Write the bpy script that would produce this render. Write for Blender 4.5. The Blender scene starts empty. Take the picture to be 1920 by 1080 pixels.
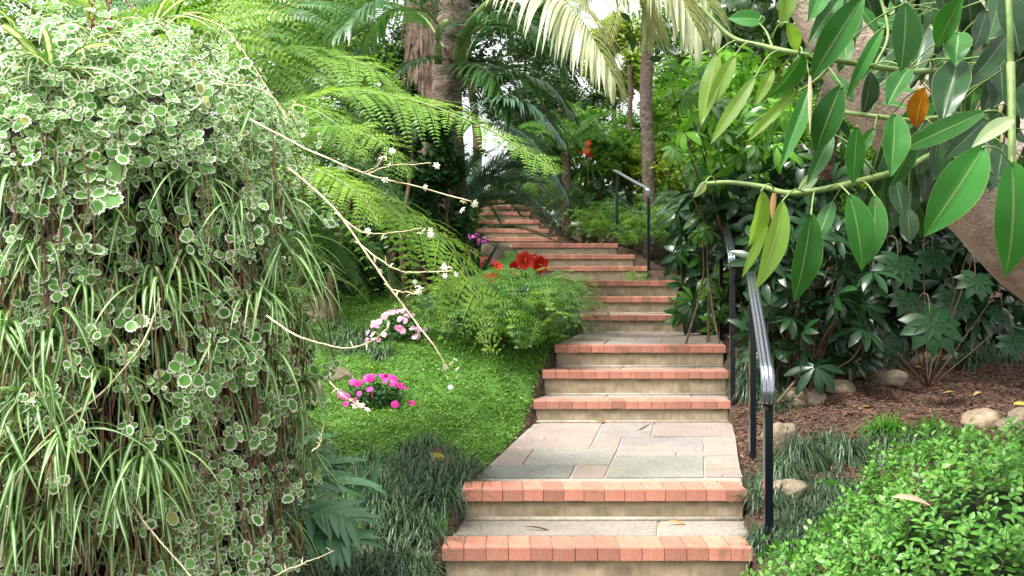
import bpy, math, random
import numpy as np
from mathutils import Vector, Matrix
rng = np.random.default_rng(7)
random.seed(7)
sc = bpy.context.scene
COL = sc.collection
# ------------------------------------------------------------ camera, sky, sun, exposure
CZ = 1.6                                   # eye height above the path below
F, HX, HY = 1750.0, 960.0, 548.0
cam_d = bpy.data.cameras.new('camera'); cam = bpy.data.objects.new('camera', cam_d); COL.objects.link(cam)
cam_d.sensor_width = 36; cam_d.lens = F / 1920 * 36; cam_d.shift_y = (HY - 540) / 1920
cam_d.clip_start = .05; cam_d.clip_end = 500
cam.location = (0, 0, CZ); cam.rotation_euler = (math.radians(90), 0, 0)
sc.camera = cam
SUN_EL, SUN_AZ = 66, -120                   # degrees; azimuth from +Y towards +X
w = bpy.data.worlds.new('World'); sc.world = w; w.use_nodes = True
nt = w.node_tree; nt.nodes.clear()
sky = nt.nodes.new('ShaderNodeTexSky'); sky.sky_type = 'NISHITA'; sky.sun_disc = False
sky.sun_elevation = math.radians(SUN_EL); sky.sun_rotation = math.radians(SUN_AZ)
sky.dust_density = 4; sky.air_density = 1.2
hs = nt.nodes.new('ShaderNodeHueSaturation'); hs.inputs['Saturation'].default_value = .12
bg = nt.nodes.new('ShaderNodeBackground'); bg.inputs['Strength'].default_value = .15
wo = nt.nodes.new('ShaderNodeOutputWorld')
nt.links.new(sky.outputs[0], hs.inputs['Color']); nt.links.new(hs.outputs[0], bg.inputs[0]); nt.links.new(bg.outputs[0], wo.inputs[0])
sun_d = bpy.data.lights.new('sun', 'SUN'); sun_d.energy = 2.2; sun_d.angle = math.radians(12); sun_d.color = (1, .965, .9)
sun = bpy.data.objects.new('sun', sun_d); COL.objects.link(sun)
_e, _a = math.radians(SUN_EL), math.radians(SUN_AZ)
sun.rotation_euler = Vector((math.sin(_a) * math.cos(_e), math.cos(_a) * math.cos(_e), math.sin(_e))).to_track_quat('Z', 'Y').to_euler()
sc.view_settings.view_transform = 'Standard'; sc.view_settings.look = 'None'
sc.view_settings.exposure = 1.36; sc.view_settings.gamma = 1; sc.view_settings.use_curve_mapping = False
try:
    sc.cycles.max_bounces = 6; sc.cycles.diffuse_bounces = 3; sc.cycles.glossy_bounces = 2; sc.cycles.transmission_bounces = 4
    sc.cycles.transparent_max_bounces = 4
except Exception: pass

# ------------------------------------------------------------ helpers
def P(px, py, D):                           # a point of the place: seen at this direction, D metres ahead
    return np.array([(px - HX) * D / F, D, CZ - (py - HY) * D / F])
def PP(lst): return np.array([P(*q) for q in lst])
def nrm(a):
    a = np.asarray(a, float); return a / np.maximum(np.linalg.norm(a, axis=-1, keepdims=True), 1e-9)
def frames(d, nh):
    """rotation matrices with columns side, along, normal"""
    d = nrm(d); nh = np.broadcast_to(np.asarray(nh, float), d.shape)
    s = nrm(np.cross(d, nh)); n = np.cross(s, d)
    return np.stack([s, d, n], -1)
class Geo:
    def __init__(g, V, loops, tot, uv=None, rnd=None, mi=None):
        g.V = np.asarray(V, float).reshape(-1, 3); g.loops = np.asarray(loops, np.int64); g.tot = np.asarray(tot, np.int64)
        g.uv = np.zeros((len(g.V), 2)) if uv is None else np.asarray(uv, float)
        g.rnd = np.zeros(len(g.V)) if rnd is None else np.asarray(rnd, float)
        g.mi = np.zeros(len(g.tot), np.int64) if mi is None else np.asarray(mi, np.int64)
    def moved(g, M=None, t=(0, 0, 0), s=1.0):
        V = g.V * s
        if M is not None: V = V @ np.asarray(M).T
        return Geo(V + np.asarray(t), g.loops, g.tot, g.uv, g.rnd, g.mi)
def rep(g, M, t, s=None, rnd=None):
    k = len(t); n = len(g.V)
    V = g.V[None].repeat(k, 0)
    if s is not None:
        s = np.asarray(s, float); V = V * (s[:, None, None] if s.ndim == 1 else s[:, None, :])
    V = np.einsum('kij,knj->kni', M, V) + np.asarray(t)[:, None, :]
    loops = (g.loops[None] + (np.arange(k) * n)[:, None]).ravel()
    r = np.zeros(k) if rnd is None else np.asarray(rnd)
    return Geo(V.reshape(-1, 3), loops, np.tile(g.tot, k), np.tile(g.uv, (k, 1)), (g.rnd[None] + r[:, None]).ravel(), np.tile(g.mi, k))
def join(gs):
    off = 0; V = []; L = []; T = []; U = []; R = []; MI = []
    for g in gs:
        V.append(g.V); L.append(g.loops + off); T.append(g.tot); U.append(g.uv); R.append(g.rnd); MI.append(g.mi); off += len(g.V)
    return Geo(np.concatenate(V), np.concatenate(L), np.concatenate(T), np.concatenate(U), np.concatenate(R), np.concatenate(MI))
def wmi(g, i): g.mi = g.mi * 0 + i; return g
def mesh(name, g, mats, smooth=True):
    me = bpy.data.meshes.new(name)
    me.vertices.add(len(g.V)); me.vertices.foreach_set('co', g.V.astype(np.float32).ravel())
    me.loops.add(len(g.loops)); me.loops.foreach_set('vertex_index', g.loops.astype(np.int32))
    me.polygons.add(len(g.tot))
    st = np.concatenate([[0], np.cumsum(g.tot)[:-1]]).astype(np.int32)
    me.polygons.foreach_set('loop_start', st)
    me.polygons.foreach_set('material_index', g.mi.astype(np.int32))
    me.polygons.foreach_set('use_smooth', np.full(len(g.tot), smooth))
    uvl = me.uv_layers.new(name='uv'); uvl.data.foreach_set('uv', g.uv[g.loops].astype(np.float32).ravel())
    at = me.attributes.new('rnd', 'FLOAT', 'POINT'); at.data.foreach_set('value', g.rnd.astype(np.float32))
    for m in (mats if isinstance(mats, (list, tuple)) else [mats]): me.materials.append(m)
    me.update(calc_edges=True)
    return me
def tag(o, label=None, cat=None, group=None, kind=None):
    if label: o['label'] = label
    if cat: o['category'] = cat
    if group: o['group'] = group
    if kind: o['kind'] = kind
    return o
def put(o, parent):
    if parent is not None:
        o.parent = parent; o.matrix_parent_inverse = Matrix.Translation(-parent.location)
    return o
def obj(name, me, parent=None, M=None, kind=None, label=None, local=False):
    o = bpy.data.objects.new(name, me); COL.objects.link(o)
    if parent is not None:
        o.parent = parent
        if not local: o.matrix_parent_inverse = Matrix.Translation(-parent.location)
    if M is not None: o.matrix_basis = M
    if kind: o['kind'] = kind
    if label: o['label'] = label
    return o
def part(name, g, mats, parent=None, kind=None, label=None, smooth=True, local=False):
    return obj(name, mesh(name, g, mats, smooth), parent, kind=kind, label=label, local=local)
def thing(name, loc, label, cat, group=None, kind=None):
    o = bpy.data.objects.new(name, None); COL.objects.link(o); o.location = [float(x) for x in loc]; o.empty_display_size = .1
    return tag(o, label, cat, group, kind)
def M4(R, t, s=1.0):
    m = Matrix.Identity(4)
    for i in range(3):
        for j in range(3): m[i][j] = float(R[i][j] * (s if np.isscalar(s) else s[j]))
        m[i][3] = float(t[i])
    return m
def copies(name, me_list, R, t, s, parent, local=False):
    for k in range(len(t)):
        obj(name, me_list[k % len(me_list)] if isinstance(me_list, list) else me_list, parent, M4(R[k], t[k], s[k]), local=local)
def dup(root, loc, rotz=0, scale=1, label=None, group=None):
    r = root.copy(); COL.objects.link(r); r.location = loc; r.rotation_euler = (0, 0, rotz); r.scale = (scale,) * 3
    if label: r['label'] = label
    if group: r['group'] = group
    for ch in list(root.children):
        c = ch.copy(); COL.objects.link(c); c.parent = r
    return r
# --- shape makers
def gridgeo(V, uv, nu, nv, flip=False):     # V (nu*nv,3) index i*nv+j
    i, j = np.meshgrid(np.arange(nu - 1), np.arange(nv - 1), indexing='ij'); a = (i * nv + j).ravel()
    q = np.stack([a, a + 1, a + nv + 1, a + nv], -1)
    if flip: q = q[:, ::-1]
    return Geo(V, q.ravel(), np.full(len(q), 4), uv)
def leafg(L, W, seg=6, cols=3, prof=None, fold=.2, droop=.3, wave=0., wn=3, tip=0., petal=0.):
    t = np.linspace(0, 1, seg + 1)
    p = (np.sin(np.pi * np.clip(t, 0, 1) ** .9) ** .8 if prof is None else prof(t)); p = np.maximum(p, .02)
    th = droop * t + petal; dy = np.cos(th); dz = -np.sin(th)
    y = np.concatenate([[0], np.cumsum((dy[1:] + dy[:-1]) / 2)]) * L / seg; z = np.concatenate([[0], np.cumsum((dz[1:] + dz[:-1]) / 2)]) * L / seg
    u = np.linspace(-1, 1, cols)
    V = np.zeros((seg + 1, cols, 3)); V[..., 0] = p[:, None] * u[None] * W / 2
    V[..., 1] = y[:, None]; V[..., 2] = z[:, None] + fold * np.abs(u)[None] * p[:, None] * W / 2 + wave * W * np.abs(u)[None] * np.sin(t * wn * 2 * np.pi + (u > 0)[None, :].T * 1.3 if False else (t * wn * 2 * np.pi)[:, None] + (u > 0)[None] * 1.7)
    uv = np.zeros((seg + 1, cols, 2)); uv[..., 0] = (u * .5 + .5)[None]; uv[..., 1] = t[:, None]
    return gridgeo(V.reshape(-1, 3), uv.reshape(-1, 2), seg + 1, cols)
def strips(base, d, L, W, g, seg=6, cols=2, prof=None, fold=0., twist=None, rnd=None, sidehint=None):
    base = np.asarray(base, float); d = nrm(d); n = len(base)
    L = np.broadcast_to(np.asarray(L, float), (n,)); W = np.broadcast_to(np.asarray(W, float), (n,)); g = np.broadcast_to(np.asarray(g, float), (n,))
    s = np.linspace(0, 1, seg + 1); pos = np.zeros((n, seg + 1, 3)); pos[:, 0] = base; dirs = []
    for k in range(seg + 1):
        dk = nrm(d + np.array([0, 0, -1.]) * (g[:, None] * s[k] * 2)); dirs.append(dk)
        if k: pos[:, k] = pos[:, k - 1] + dirs[k - 1] * (L / seg)[:, None]
    side = np.cross(d, [0, 0, 1.]) + rng.normal(0, .02, (n, 3))
    if sidehint is not None: side = np.asarray(sidehint, float)
    side = nrm(side)
    if twist is not None:
        up = nrm(np.cross(side, d)); side = side * np.cos(twist)[:, None] + up * np.sin(twist)[:, None]
    p = (np.clip(np.minimum(1, .55 + s * 2), 0, 1) * (1 - s ** 3) if prof is None else prof(s)); p = np.maximum(p, .03)
    u = np.linspace(-1, 1, cols); V = np.zeros((n, seg + 1, cols, 3))
    dirs = np.stack(dirs, 1); nn = np.cross(side[:, None], dirs)
    for c in range(cols):
        V[:, :, c] = pos + side[:, None] * (u[c] * p[None, :, None] * W[:, None, None] / 2) + nn * (fold * abs(u[c]) * p[None, :, None] * W[:, None, None] / 2)
    m = (seg + 1) * cols
    i, j = np.meshgrid(np.arange(seg), np.arange(cols - 1), indexing='ij'); a = (i * cols + j).ravel()
    q = np.stack([a, a + cols, a + cols + 1, a + 1], -1)
    loops = (q.ravel()[None] + (np.arange(n) * m)[:, None]).ravel()
    uv = np.zeros((seg + 1, cols, 2)); uv[..., 0] = (u * .5 + .5)[None]; uv[..., 1] = s[:, None]
    r = np.zeros(n) if rnd is None else np.asarray(rnd)
    return Geo(V.reshape(-1, 3), loops, np.full(n * len(q), 4), np.tile(uv.reshape(-1, 2), (n, 1)), np.repeat(r, m))
def tube(pts, rad, nv=8, lump=0., seed=0, cap=True):
    pts = np.asarray(pts, float); k = len(pts); rad = np.broadcast_to(np.asarray(rad, float), (k,))
    tg = nrm(np.gradient(pts, axis=0)); ref = np.array([0, 0, 1.]) if abs(tg[0][2]) < .9 else np.array([1., 0, 0])
    a = nrm(np.cross(tg, ref)); b = np.cross(tg, a); th = np.linspace(0, 2 * np.pi, nv, endpoint=False)
    r = rad[:, None] * np.ones(nv)[None]
    if lump:
        rg = np.random.default_rng(seed); r = r * (1 + rg.normal(0, lump, r.shape))
    V = pts[:, None] + a[:, None] * (np.cos(th)[None, :, None] * r[..., None]) + b[:, None] * (np.sin(th)[None, :, None] * r[..., None])
    i, j = np.meshgrid(np.arange(k - 1), np.arange(nv), indexing='ij'); i = i.ravel(); j = j.ravel(); j2 = (j + 1) % nv
    q = np.stack([i * nv + j, i * nv + j2, (i + 1) * nv + j2, (i + 1) * nv + j], -1)
    loops = q.ravel(); tot = np.full(len(q), 4)
    if cap:
        loops = np.concatenate([loops, np.arange(nv)[::-1], (k - 1) * nv + np.arange(nv)]); tot = np.concatenate([tot, [nv, nv]])
    uv = np.zeros((k, nv, 2)); uv[..., 0] = (th / (2 * np.pi))[None]; uv[..., 1] = np.linspace(0, 1, k)[:, None]
    return Geo(V.reshape(-1, 3), loops, tot, uv.reshape(-1, 2))
def smooth_pts(pts, n):                      # Catmull-Rom
    p = np.asarray(pts, float); p = np.concatenate([[2 * p[0] - p[1]], p, [2 * p[-1] - p[-2]]]); m = len(p) - 3; out = []
    for x in np.linspace(0, m - 1e-6, n):
        i = int(x); t = x - i; a, b, c, d = p[i:i + 4]
        out.append(.5 * (2 * b + (c - a) * t + (2 * a - 5 * b + 4 * c - d) * t * t + (3 * b - a - 3 * c + d) * t ** 3))
    return np.array(out)
def boxg(x0, x1, y0, y1, z0, z1, bev=0.):
    if not bev:
        V = np.array([(x, y, z) for z in (z0, z1) for y in (y0, y1) for x in (x0, x1)])
        return Geo(V, [0, 2, 3, 1, 4, 5, 7, 6, 0, 1, 5, 4, 2, 6, 7, 3, 0, 4, 6, 2, 1, 3, 7, 5], [4] * 6)
    b = bev                                   # chamfered top edge + front lip
    ring = lambda x0, x1, y0, y1, z: [(x0, y0, z), (x1, y0, z), (x1, y1, z), (x0, y1, z)]
    V = ring(x0, x1, y0, y1, z0) + ring(x0, x1, y0, y1, z1 - b) + ring(x0 + b * .3, x1 - b * .3, y0 + b * .3, y1 - b * .3, z1 - b * .3) + ring(x0 + b, x1 - b, y0 + b, y1 - b, z1)
    L = [3, 2, 1, 0]; T = [4]
    for k in range(3):
        for i in range(4):
            j = (i + 1) % 4; L += [k * 4 + i, k * 4 + j, k * 4 + 4 + j, k * 4 + 4 + i]; T.append(4)
    L += [12, 13, 14, 15]; T.append(4)
    return Geo(np.array(V), L, T)
def prism(poly, z0, z1, bev=0.):
    n = len(poly); p = np.asarray(poly, float); c = p.mean(0)
    def ring(k, z): q = c + (p - c) * 1.0; d = nrm(c - p) * k * 1.4; return np.column_stack([q + d, np.full(n, z)])
    R = [ring(0, z0), ring(0, z1 - bev), ring(bev, z1)] if bev else [ring(0, z0), ring(0, z1)]
    V = np.concatenate(R); L = list(range(n))[::-1]; T = [n]
    for k in range(len(R) - 1):
        for i in range(n):
            j = (i + 1) % n; L += [k * n + i, k * n + j, (k + 1) * n + j, (k + 1) * n + i]; T.append(4)
    L += [(len(R) - 1) * n + i for i in range(n)]; T.append(n)
    return Geo(V, L, T)
_ico = {}
def ico(sub):
    if sub not in _ico:
        import bmesh
        bm = bmesh.new(); bmesh.ops.create_icosphere(bm, subdivisions=sub, radius=1)
        V = np.array([v.co[:] for v in bm.verts]); L = [v.index for f in bm.faces for v in f.verts]; T = [len(f.verts) for f in bm.faces]; bm.free()
        _ico[sub] = (V, L, T)
    return _ico[sub]
def lumps(V, amp, freq, seed):
    r = np.random.default_rng(seed); o = np.zeros(len(V))
    for k in range(7):
        d = r.normal(0, 1, 3); f = freq * (1 + k * .45); o += np.sin(V @ d * f + r.uniform(0, 7)) / (1 + k * .6)
    return o * amp
def rockg(rx, ry, rz, seed, sub=4):
    V, L, T = ico(sub); V = V.copy(); V = V * (1 + lumps(V, .08, 1.5, seed) + lumps(V, .012, 6, seed + 1))[:, None]; rg = np.random.default_rng(seed)
    for _ in range(9):                       # broken facets
        d = nrm(rg.normal(0, 1, 3)); e = V @ d - rg.uniform(.62, .85); V = V - np.maximum(e, 0)[:, None] * d * .85
    V = V * (1 + lumps(V, .007, 14, seed + 2) + lumps(V, .004, 30, seed + 3))[:, None]
    V[:, 2] = np.sign(V[:, 2]) * np.abs(V[:, 2]) ** .85
    return Geo(V * [rx, ry, rz], L, T)

# ------------------------------------------------------------ materials
def _mat(name):
    m = bpy.data.materials.new(name); m.use_nodes = True; t = m.node_tree; t.nodes.clear()
    out = t.nodes.new('ShaderNodeOutputMaterial'); return m, t, out
def N(t, typ, **kw):
    n = t.nodes.new(typ)
    for k, v in kw.items():
        if k.startswith('i_'): n.inputs[k[2:]].default_value = v
        else: setattr(n, k, v)
    return n
def c4(c): return (c[0], c[1], c[2], 1)
def ramp(t, fac, stops):
    r = t.nodes.new('ShaderNodeValToRGB'); e = r.color_ramp.elements
    while len(e) < len(stops): e.new(.5)
    for k, (p, c) in enumerate(stops): e[k].position = p; e[k].color = c4(c)
    t.links.new(fac, r.inputs[0]); return r.outputs[0]
def math_(t, op, a, b=None, clamp=False):
    n = t.nodes.new('ShaderNodeMath'); n.operation = op; n.use_clamp = clamp
    for i, v in enumerate((a, b)):
        if v is None: continue
        if isinstance(v, (int, float)): n.inputs[i].default_value = v
        else: t.links.new(v, n.inputs[i])
    return n.outputs[0]
def mixc(t, fac, a, b, mode='MIX'):
    n = t.nodes.new('ShaderNodeMix'); n.data_type = 'RGBA'; n.blend_type = mode
    for s, v in ((n.inputs[0], fac), (n.inputs[6], a), (n.inputs[7], b)):
        if isinstance(v, (int, float)): s.default_value = v
        elif isinstance(v, (tuple, list)): s.default_value = c4(v)
        else: t.links.new(v, s)
    return n.outputs[2]
def rndval(t):
    a = N(t, 'ShaderNodeAttribute', attribute_name='rnd'); o = N(t, 'ShaderNodeObjectInfo')
    return math_(t, 'FRACT', math_(t, 'ADD', a.outputs['Fac'], o.outputs['Random']))
def leafmat(name, cols, trans=.3, rough=.38, spec=.3, under=None, mid=None, edge=None, stripe=None, tcol=None, veins=0., tipc=None, old=None):
    """cols: list of colours drawn from per leaf; under: underside colour; mid: midrib colour; edge: (colour, start) pale margin by radial uv; stripe: (colour, halfwidth)"""
    m, t, out = _mat(name); r = rndval(t)
    n = len(cols); base = ramp(t, r, [(k / max(n - 1, 1), cols[k]) for k in range(n)]) if n > 1 else None
    if base is None: v = N(t, 'ShaderNodeRGB'); v.outputs[0].default_value = c4(cols[0]); base = v.outputs[0]
    geo = N(t, 'ShaderNodeNewGeometry'); tc = N(t, 'ShaderNodeUVMap', uv_map='uv'); sp = N(t, 'ShaderNodeSeparateXYZ'); t.links.new(tc.outputs[0], sp.inputs[0])
    noise = N(t, 'ShaderNodeTexNoise', i_Scale=9.0, i_Detail=3.0); t.links.new(geo.outputs['Position'], noise.inputs['Vector'])
    base = mixc(t, .5, base, mixc(t, 1., base, ramp(t, noise.outputs[0], [(.3, (.72, .72, .72)), (.7, (1.25, 1.25, 1.25))]), 'MULTIPLY'))
    if tipc: base = mixc(t, math_(t, 'MULTIPLY', math_(t, 'SMOOTH_MIN' if False else 'SUBTRACT', sp.outputs[1], .6, True), 2.2, True), base, tipc)
    if old: base = mixc(t, math_(t, 'GREATER_THAN', math_(t, 'FRACT', math_(t, 'MULTIPLY', r, 17.3)), 1 - old[1]), base, old[0])
    au = math_(t, 'ABSOLUTE', math_(t, 'SUBTRACT', sp.outputs[0], .5))
    if stripe:
        nj = N(t, 'ShaderNodeTexNoise', i_Scale=60.0); t.links.new(geo.outputs['Position'], nj.inputs['Vector'])
        hw = math_(t, 'MULTIPLY', math_(t, 'ADD', nj.outputs[0], .45), stripe[1])
        f = math_(t, 'MULTIPLY', math_(t, 'SUBTRACT', hw, au), 14, True); base = mixc(t, f, base, stripe[0])
    if edge:
        nj = N(t, 'ShaderNodeTexNoise', i_Scale=70.0, i_Detail=2.0); t.links.new(geo.outputs['Position'], nj.inputs['Vector'])
        e = math_(t, 'ADD', sp.outputs[0], math_(t, 'MULTIPLY', math_(t, 'SUBTRACT', nj.outputs[0], .5), .5))
        thr = math_(t, 'ADD', edge[1], math_(t, 'MULTIPLY', math_(t, 'SUBTRACT', math_(t, 'FRACT', math_(t, 'MULTIPLY', r, 7.7)), .5), .25))
        base = mixc(t, math_(t, 'MULTIPLY', math_(t, 'SUBTRACT', e, thr), 12, True), base, edge[0])
    if mid: base = mixc(t, math_(t, 'MULTIPLY', math_(t, 'SUBTRACT', .035, au), 40, True), base, mid)
    if under: base = mixc(t, geo.outputs['Backfacing'], base, under)
    if veins:                                   # pale side veins, blemishes and a thin dry rim
        w0 = N(t, 'ShaderNodeTexWave', i_Scale=veins, i_Distortion=1.2); w0.bands_direction = 'Y'; c0_ = N(t, 'ShaderNodeCombineXYZ'); t.links.new(math_(t, 'ADD', sp.outputs[1], math_(t, 'MULTIPLY', au, -.5)), c0_.inputs[1]); t.links.new(c0_.outputs[0], w0.inputs['Vector'])
        base = mixc(t, math_(t, 'MULTIPLY', math_(t, 'POWER', w0.outputs[0], 6), .3), base, mid or (.3, .4, .2))
        nb_ = N(t, 'ShaderNodeTexNoise', i_Scale=26., i_Detail=5.); t.links.new(geo.outputs['Position'], nb_.inputs['Vector'])
        base = mixc(t, math_(t, 'MULTIPLY', math_(t, 'SUBTRACT', nb_.outputs[0], .64), 6, True), base, (.10, .10, .03))
        base = mixc(t, math_(t, 'MULTIPLY', math_(t, 'SUBTRACT', au, .475), 30, True), base, (.3, .38, .12))
    p = N(t, 'ShaderNodeBsdfPrincipled'); t.links.new(base, p.inputs['Base Color']); p.inputs['Roughness'].default_value = rough; p.inputs['Specular IOR Level'].default_value = spec
    if veins:
        wv = N(t, 'ShaderNodeTexWave', i_Scale=veins, i_Distortion=.6); wv.bands_direction = 'Y'
        cv = N(t, 'ShaderNodeCombineXYZ'); t.links.new(math_(t, 'ADD', sp.outputs[1], math_(t, 'MULTIPLY', au, -.5)), cv.inputs[1]); t.links.new(cv.outputs[0], wv.inputs['Vector'])
        bp = N(t, 'ShaderNodeBump', i_Strength=.25, i_Distance=.003); t.links.new(wv.outputs[0], bp.inputs['Height']); t.links.new(bp.outputs[0], p.inputs['Normal'])
    tr = N(t, 'ShaderNodeBsdfTranslucent'); tcl = mixc(t, .65, base, mixc(t, 1., base, tcol or (1.4, 1.35, .6), 'MULTIPLY')); t.links.new(tcl, tr.inputs[0])
    mx = N(t, 'ShaderNodeMixShader'); mx.inputs[0].default_value = trans
    t.links.new(p.outputs[0], mx.inputs[1]); t.links.new(tr.outputs[0], mx.inputs[2]); t.links.new(mx.outputs[0], out.inputs[0])
    return m
def rockmat(name, stops, scale=6., rough=.85, bump=.4, scale2=40., rndmix=.0, streak=None, dist=.02, coord='Object', patch=None, spec=.3):
    m, t, out = _mat(name); tc = N(t, 'ShaderNodeTexCoord'); geo = N(t, 'ShaderNodeNewGeometry'); src = tc.outputs['Object'] if coord == 'Object' else geo.outputs['Position']
    if streak:
        mp = N(t, 'ShaderNodeMapping'); mp.inputs['Scale'].default_value = streak; t.links.new(src, mp.inputs[0]); src = mp.outputs[0]
    n1 = N(t, 'ShaderNodeTexNoise', i_Scale=scale, i_Detail=6.0, i_Roughness=.62); t.links.new(src, n1.inputs['Vector'])
    n2 = N(t, 'ShaderNodeTexNoise', i_Scale=scale2, i_Detail=4.0); t.links.new(src, n2.inputs['Vector'])
    base = ramp(t, n1.outputs[0], stops)
    if rndmix:
        r = rndval(t); base = mixc(t, 1., base, ramp(t, r, [(0, (1 - rndmix,) * 3), (.5, (1, 1, 1)), (1, (1 + rndmix, 1 + rndmix * .7, 1 + rndmix * .6))]), 'MULTIPLY')
    base = mixc(t, .5, base, mixc(t, 1., base, ramp(t, n2.outputs[0], [(.3, (.6, .6, .6)), (.65, (1.3, 1.3, 1.3))]), 'MULTIPLY'))
    if patch:
        n3 = N(t, 'ShaderNodeTexNoise', i_Scale=patch[1], i_Detail=5.0); t.links.new(geo.outputs['Position'], n3.inputs['Vector'])
        base = mixc(t, math_(t, 'MULTIPLY', math_(t, 'SUBTRACT', n3.outputs[0], patch[2]), 5, True), base, patch[0])
    p = N(t, 'ShaderNodeBsdfPrincipled'); t.links.new(base, p.inputs['Base Color']); p.inputs['Roughness'].default_value = rough; p.inputs['Specular IOR Level'].default_value = spec
    bp = N(t, 'ShaderNodeBump', i_Strength=bump, i_Distance=dist); t.links.new(math_(t, 'ADD', n1.outputs[0], math_(t, 'MULTIPLY', n2.outputs[0], .5)), bp.inputs['Height']); t.links.new(bp.outputs[0], p.inputs['Normal'])
    t.links.new(p.outputs[0], out.inputs[0]); return m
# ------------------------------------------------------------ the steps
def H(i): return S[i][1]
# nosing: distance, height below the eye, left and right pixel of the nosing
_S = [(3.55, 1.27, 790, 1425), (4.09, 1.115, 828, 1413), (4.57, .961, 866, 1401), (6.90, .80, 1000, 1370), (7.28, .6115, 1017, 1366), (7.65, .433, 1040, 1361),
      (9.9, .2376, 1087, 1341), (10.4, .0475, 1072, 1318), (10.9, -.137, 1058, 1300), (12.2, -.342, 1010, 1217), (12.7, -.515, 985, 1190), (13.2, -.694, 960, 1159),
      (14.6, -.86, 880, 1046), (15.1, -1.027, 850, 1030), (15.6, -1.21, 830, 1012), (16.1, -1.39, 810, 995), (17.3, -1.6, 800, 990), (17.8, -1.77, 790, 980), (19.5, -1.95, 780, 970)]
S = [(D, CZ - h, (a - HX) * D / F, (b - HX) * D / F) for D, h, a, b in _S]      # y, z, x left, x right
brick_m = rockmat('terracotta_brick', [(.25, (.40, .155, .10)), (.5, (.49, .215, .15)), (.75, (.56, .28, .205))], 5, .8, .3, 120, .24, dist=.003, patch=((.2, .14, .09), 7, .61))
def risermat():
    m, t, out = _mat('stone_riser'); geo = N(t, 'ShaderNodeNewGeometry'); tc = N(t, 'ShaderNodeTexCoord'); sp = N(t, 'ShaderNodeSeparateXYZ'); t.links.new(tc.outputs['Object'], sp.inputs[0])
    n1 = N(t, 'ShaderNodeTexNoise', i_Scale=7., i_Detail=6.); t.links.new(geo.outputs['Position'], n1.inputs['Vector'])
    mp = N(t, 'ShaderNodeMapping'); mp.inputs['Rotation'].default_value = (0, .5, 0); mp.inputs['Scale'].default_value = (12, 12, 3.5); t.links.new(geo.outputs['Position'], mp.inputs[0])
    n2 = N(t, 'ShaderNodeTexNoise', i_Scale=3., i_Detail=5.); t.links.new(mp.outputs[0], n2.inputs['Vector'])
    base = ramp(t, n1.outputs[0], [(.25, (.2, .17, .11)), (.5, (.36, .295, .2)), (.72, (.48, .4, .29))])
    base = mixc(t, .5, base, mixc(t, 1., base, ramp(t, n2.outputs[0], [(.3, (.6, .6, .6)), (.7, (1.25, 1.2, 1.1))]), 'MULTIPLY'))
    # damp algae stain along the top and foot of each riser (object z: 0 foot, 1 top)
    d = math_(t, 'ADD', sp.outputs[2], math_(t, 'MULTIPLY', math_(t, 'SUBTRACT', n1.outputs[0], .5), .9))
    base = mixc(t, math_(t, 'MULTIPLY', math_(t, 'SUBTRACT', d, .72), 3, True), base, (.11, .10, .05))
    base = mixc(t, math_(t, 'MULTIPLY', math_(t, 'SUBTRACT', .16, d), 4, True), base, (.16, .17, .09))
    p = N(t, 'ShaderNodeBsdfPrincipled'); t.links.new(base, p.inputs['Base Color']); p.inputs['Roughness'].default_value = .9
    bp = N(t, 'ShaderNodeBump', i_Strength=.4, i_Distance=.01); t.links.new(math_(t, 'ADD', n1.outputs[0], n2.outputs[0]), bp.inputs['Height']); t.links.new(bp.outputs[0], p.inputs['Normal'])
    t.links.new(p.outputs[0], out.inputs[0]); return m
riser_m = risermat()
mortar_m = rockmat('mortar', [(.3, (.25, .22, .17)), (.7, (.45, .4, .32))], 8, .95, .3, 60, dist=.004, coord='P')
def stonem(name, c, k=.2):
    return rockmat(name, [(.25, tuple(x * (1 - k) for x in c)), (.5, c), (.75, tuple(min(x * (1 + k), .8) for x in c))], 2.2, .72, .2, 45, .10, dist=.003, coord='P', patch=((.30, .27, .17), 3.0, .58))
stone = {'pink': stonem('pink_sandstone', (.29, .235, .205)), 'grey': stonem('grey_green_sandstone', (.235, .23, .2)), 'purple': stonem('mauve_sandstone', (.25, .225, .21)),
         'beige': stonem('beige_sandstone', (.28, .25, .21)), 'dark': stonem('dark_grey_sandstone', (.185, .185, .165))}
steps = thing('garden_steps', (S[0][2], S[0][0], S[0][1]), 'garden steps of red brick nosings and flagstone treads climbing through the planting', 'steps', kind='structure')
def xl(y): return np.interp(y, [s[0] for s in S], [s[2] for s in S])
def xr(y): return np.interp(y, [s[0] for s in S], [s[3] for s in S])
bme = [mesh('brick', boxg(-.5, .5, 0, .2, -.062, 0).moved() if False else boxg(-.05, .05, 0, .2, -.062, 0, .009), brick_m, smooth=False) for _ in range(1)]
BD = {1: .2, 2: .17}
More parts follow.
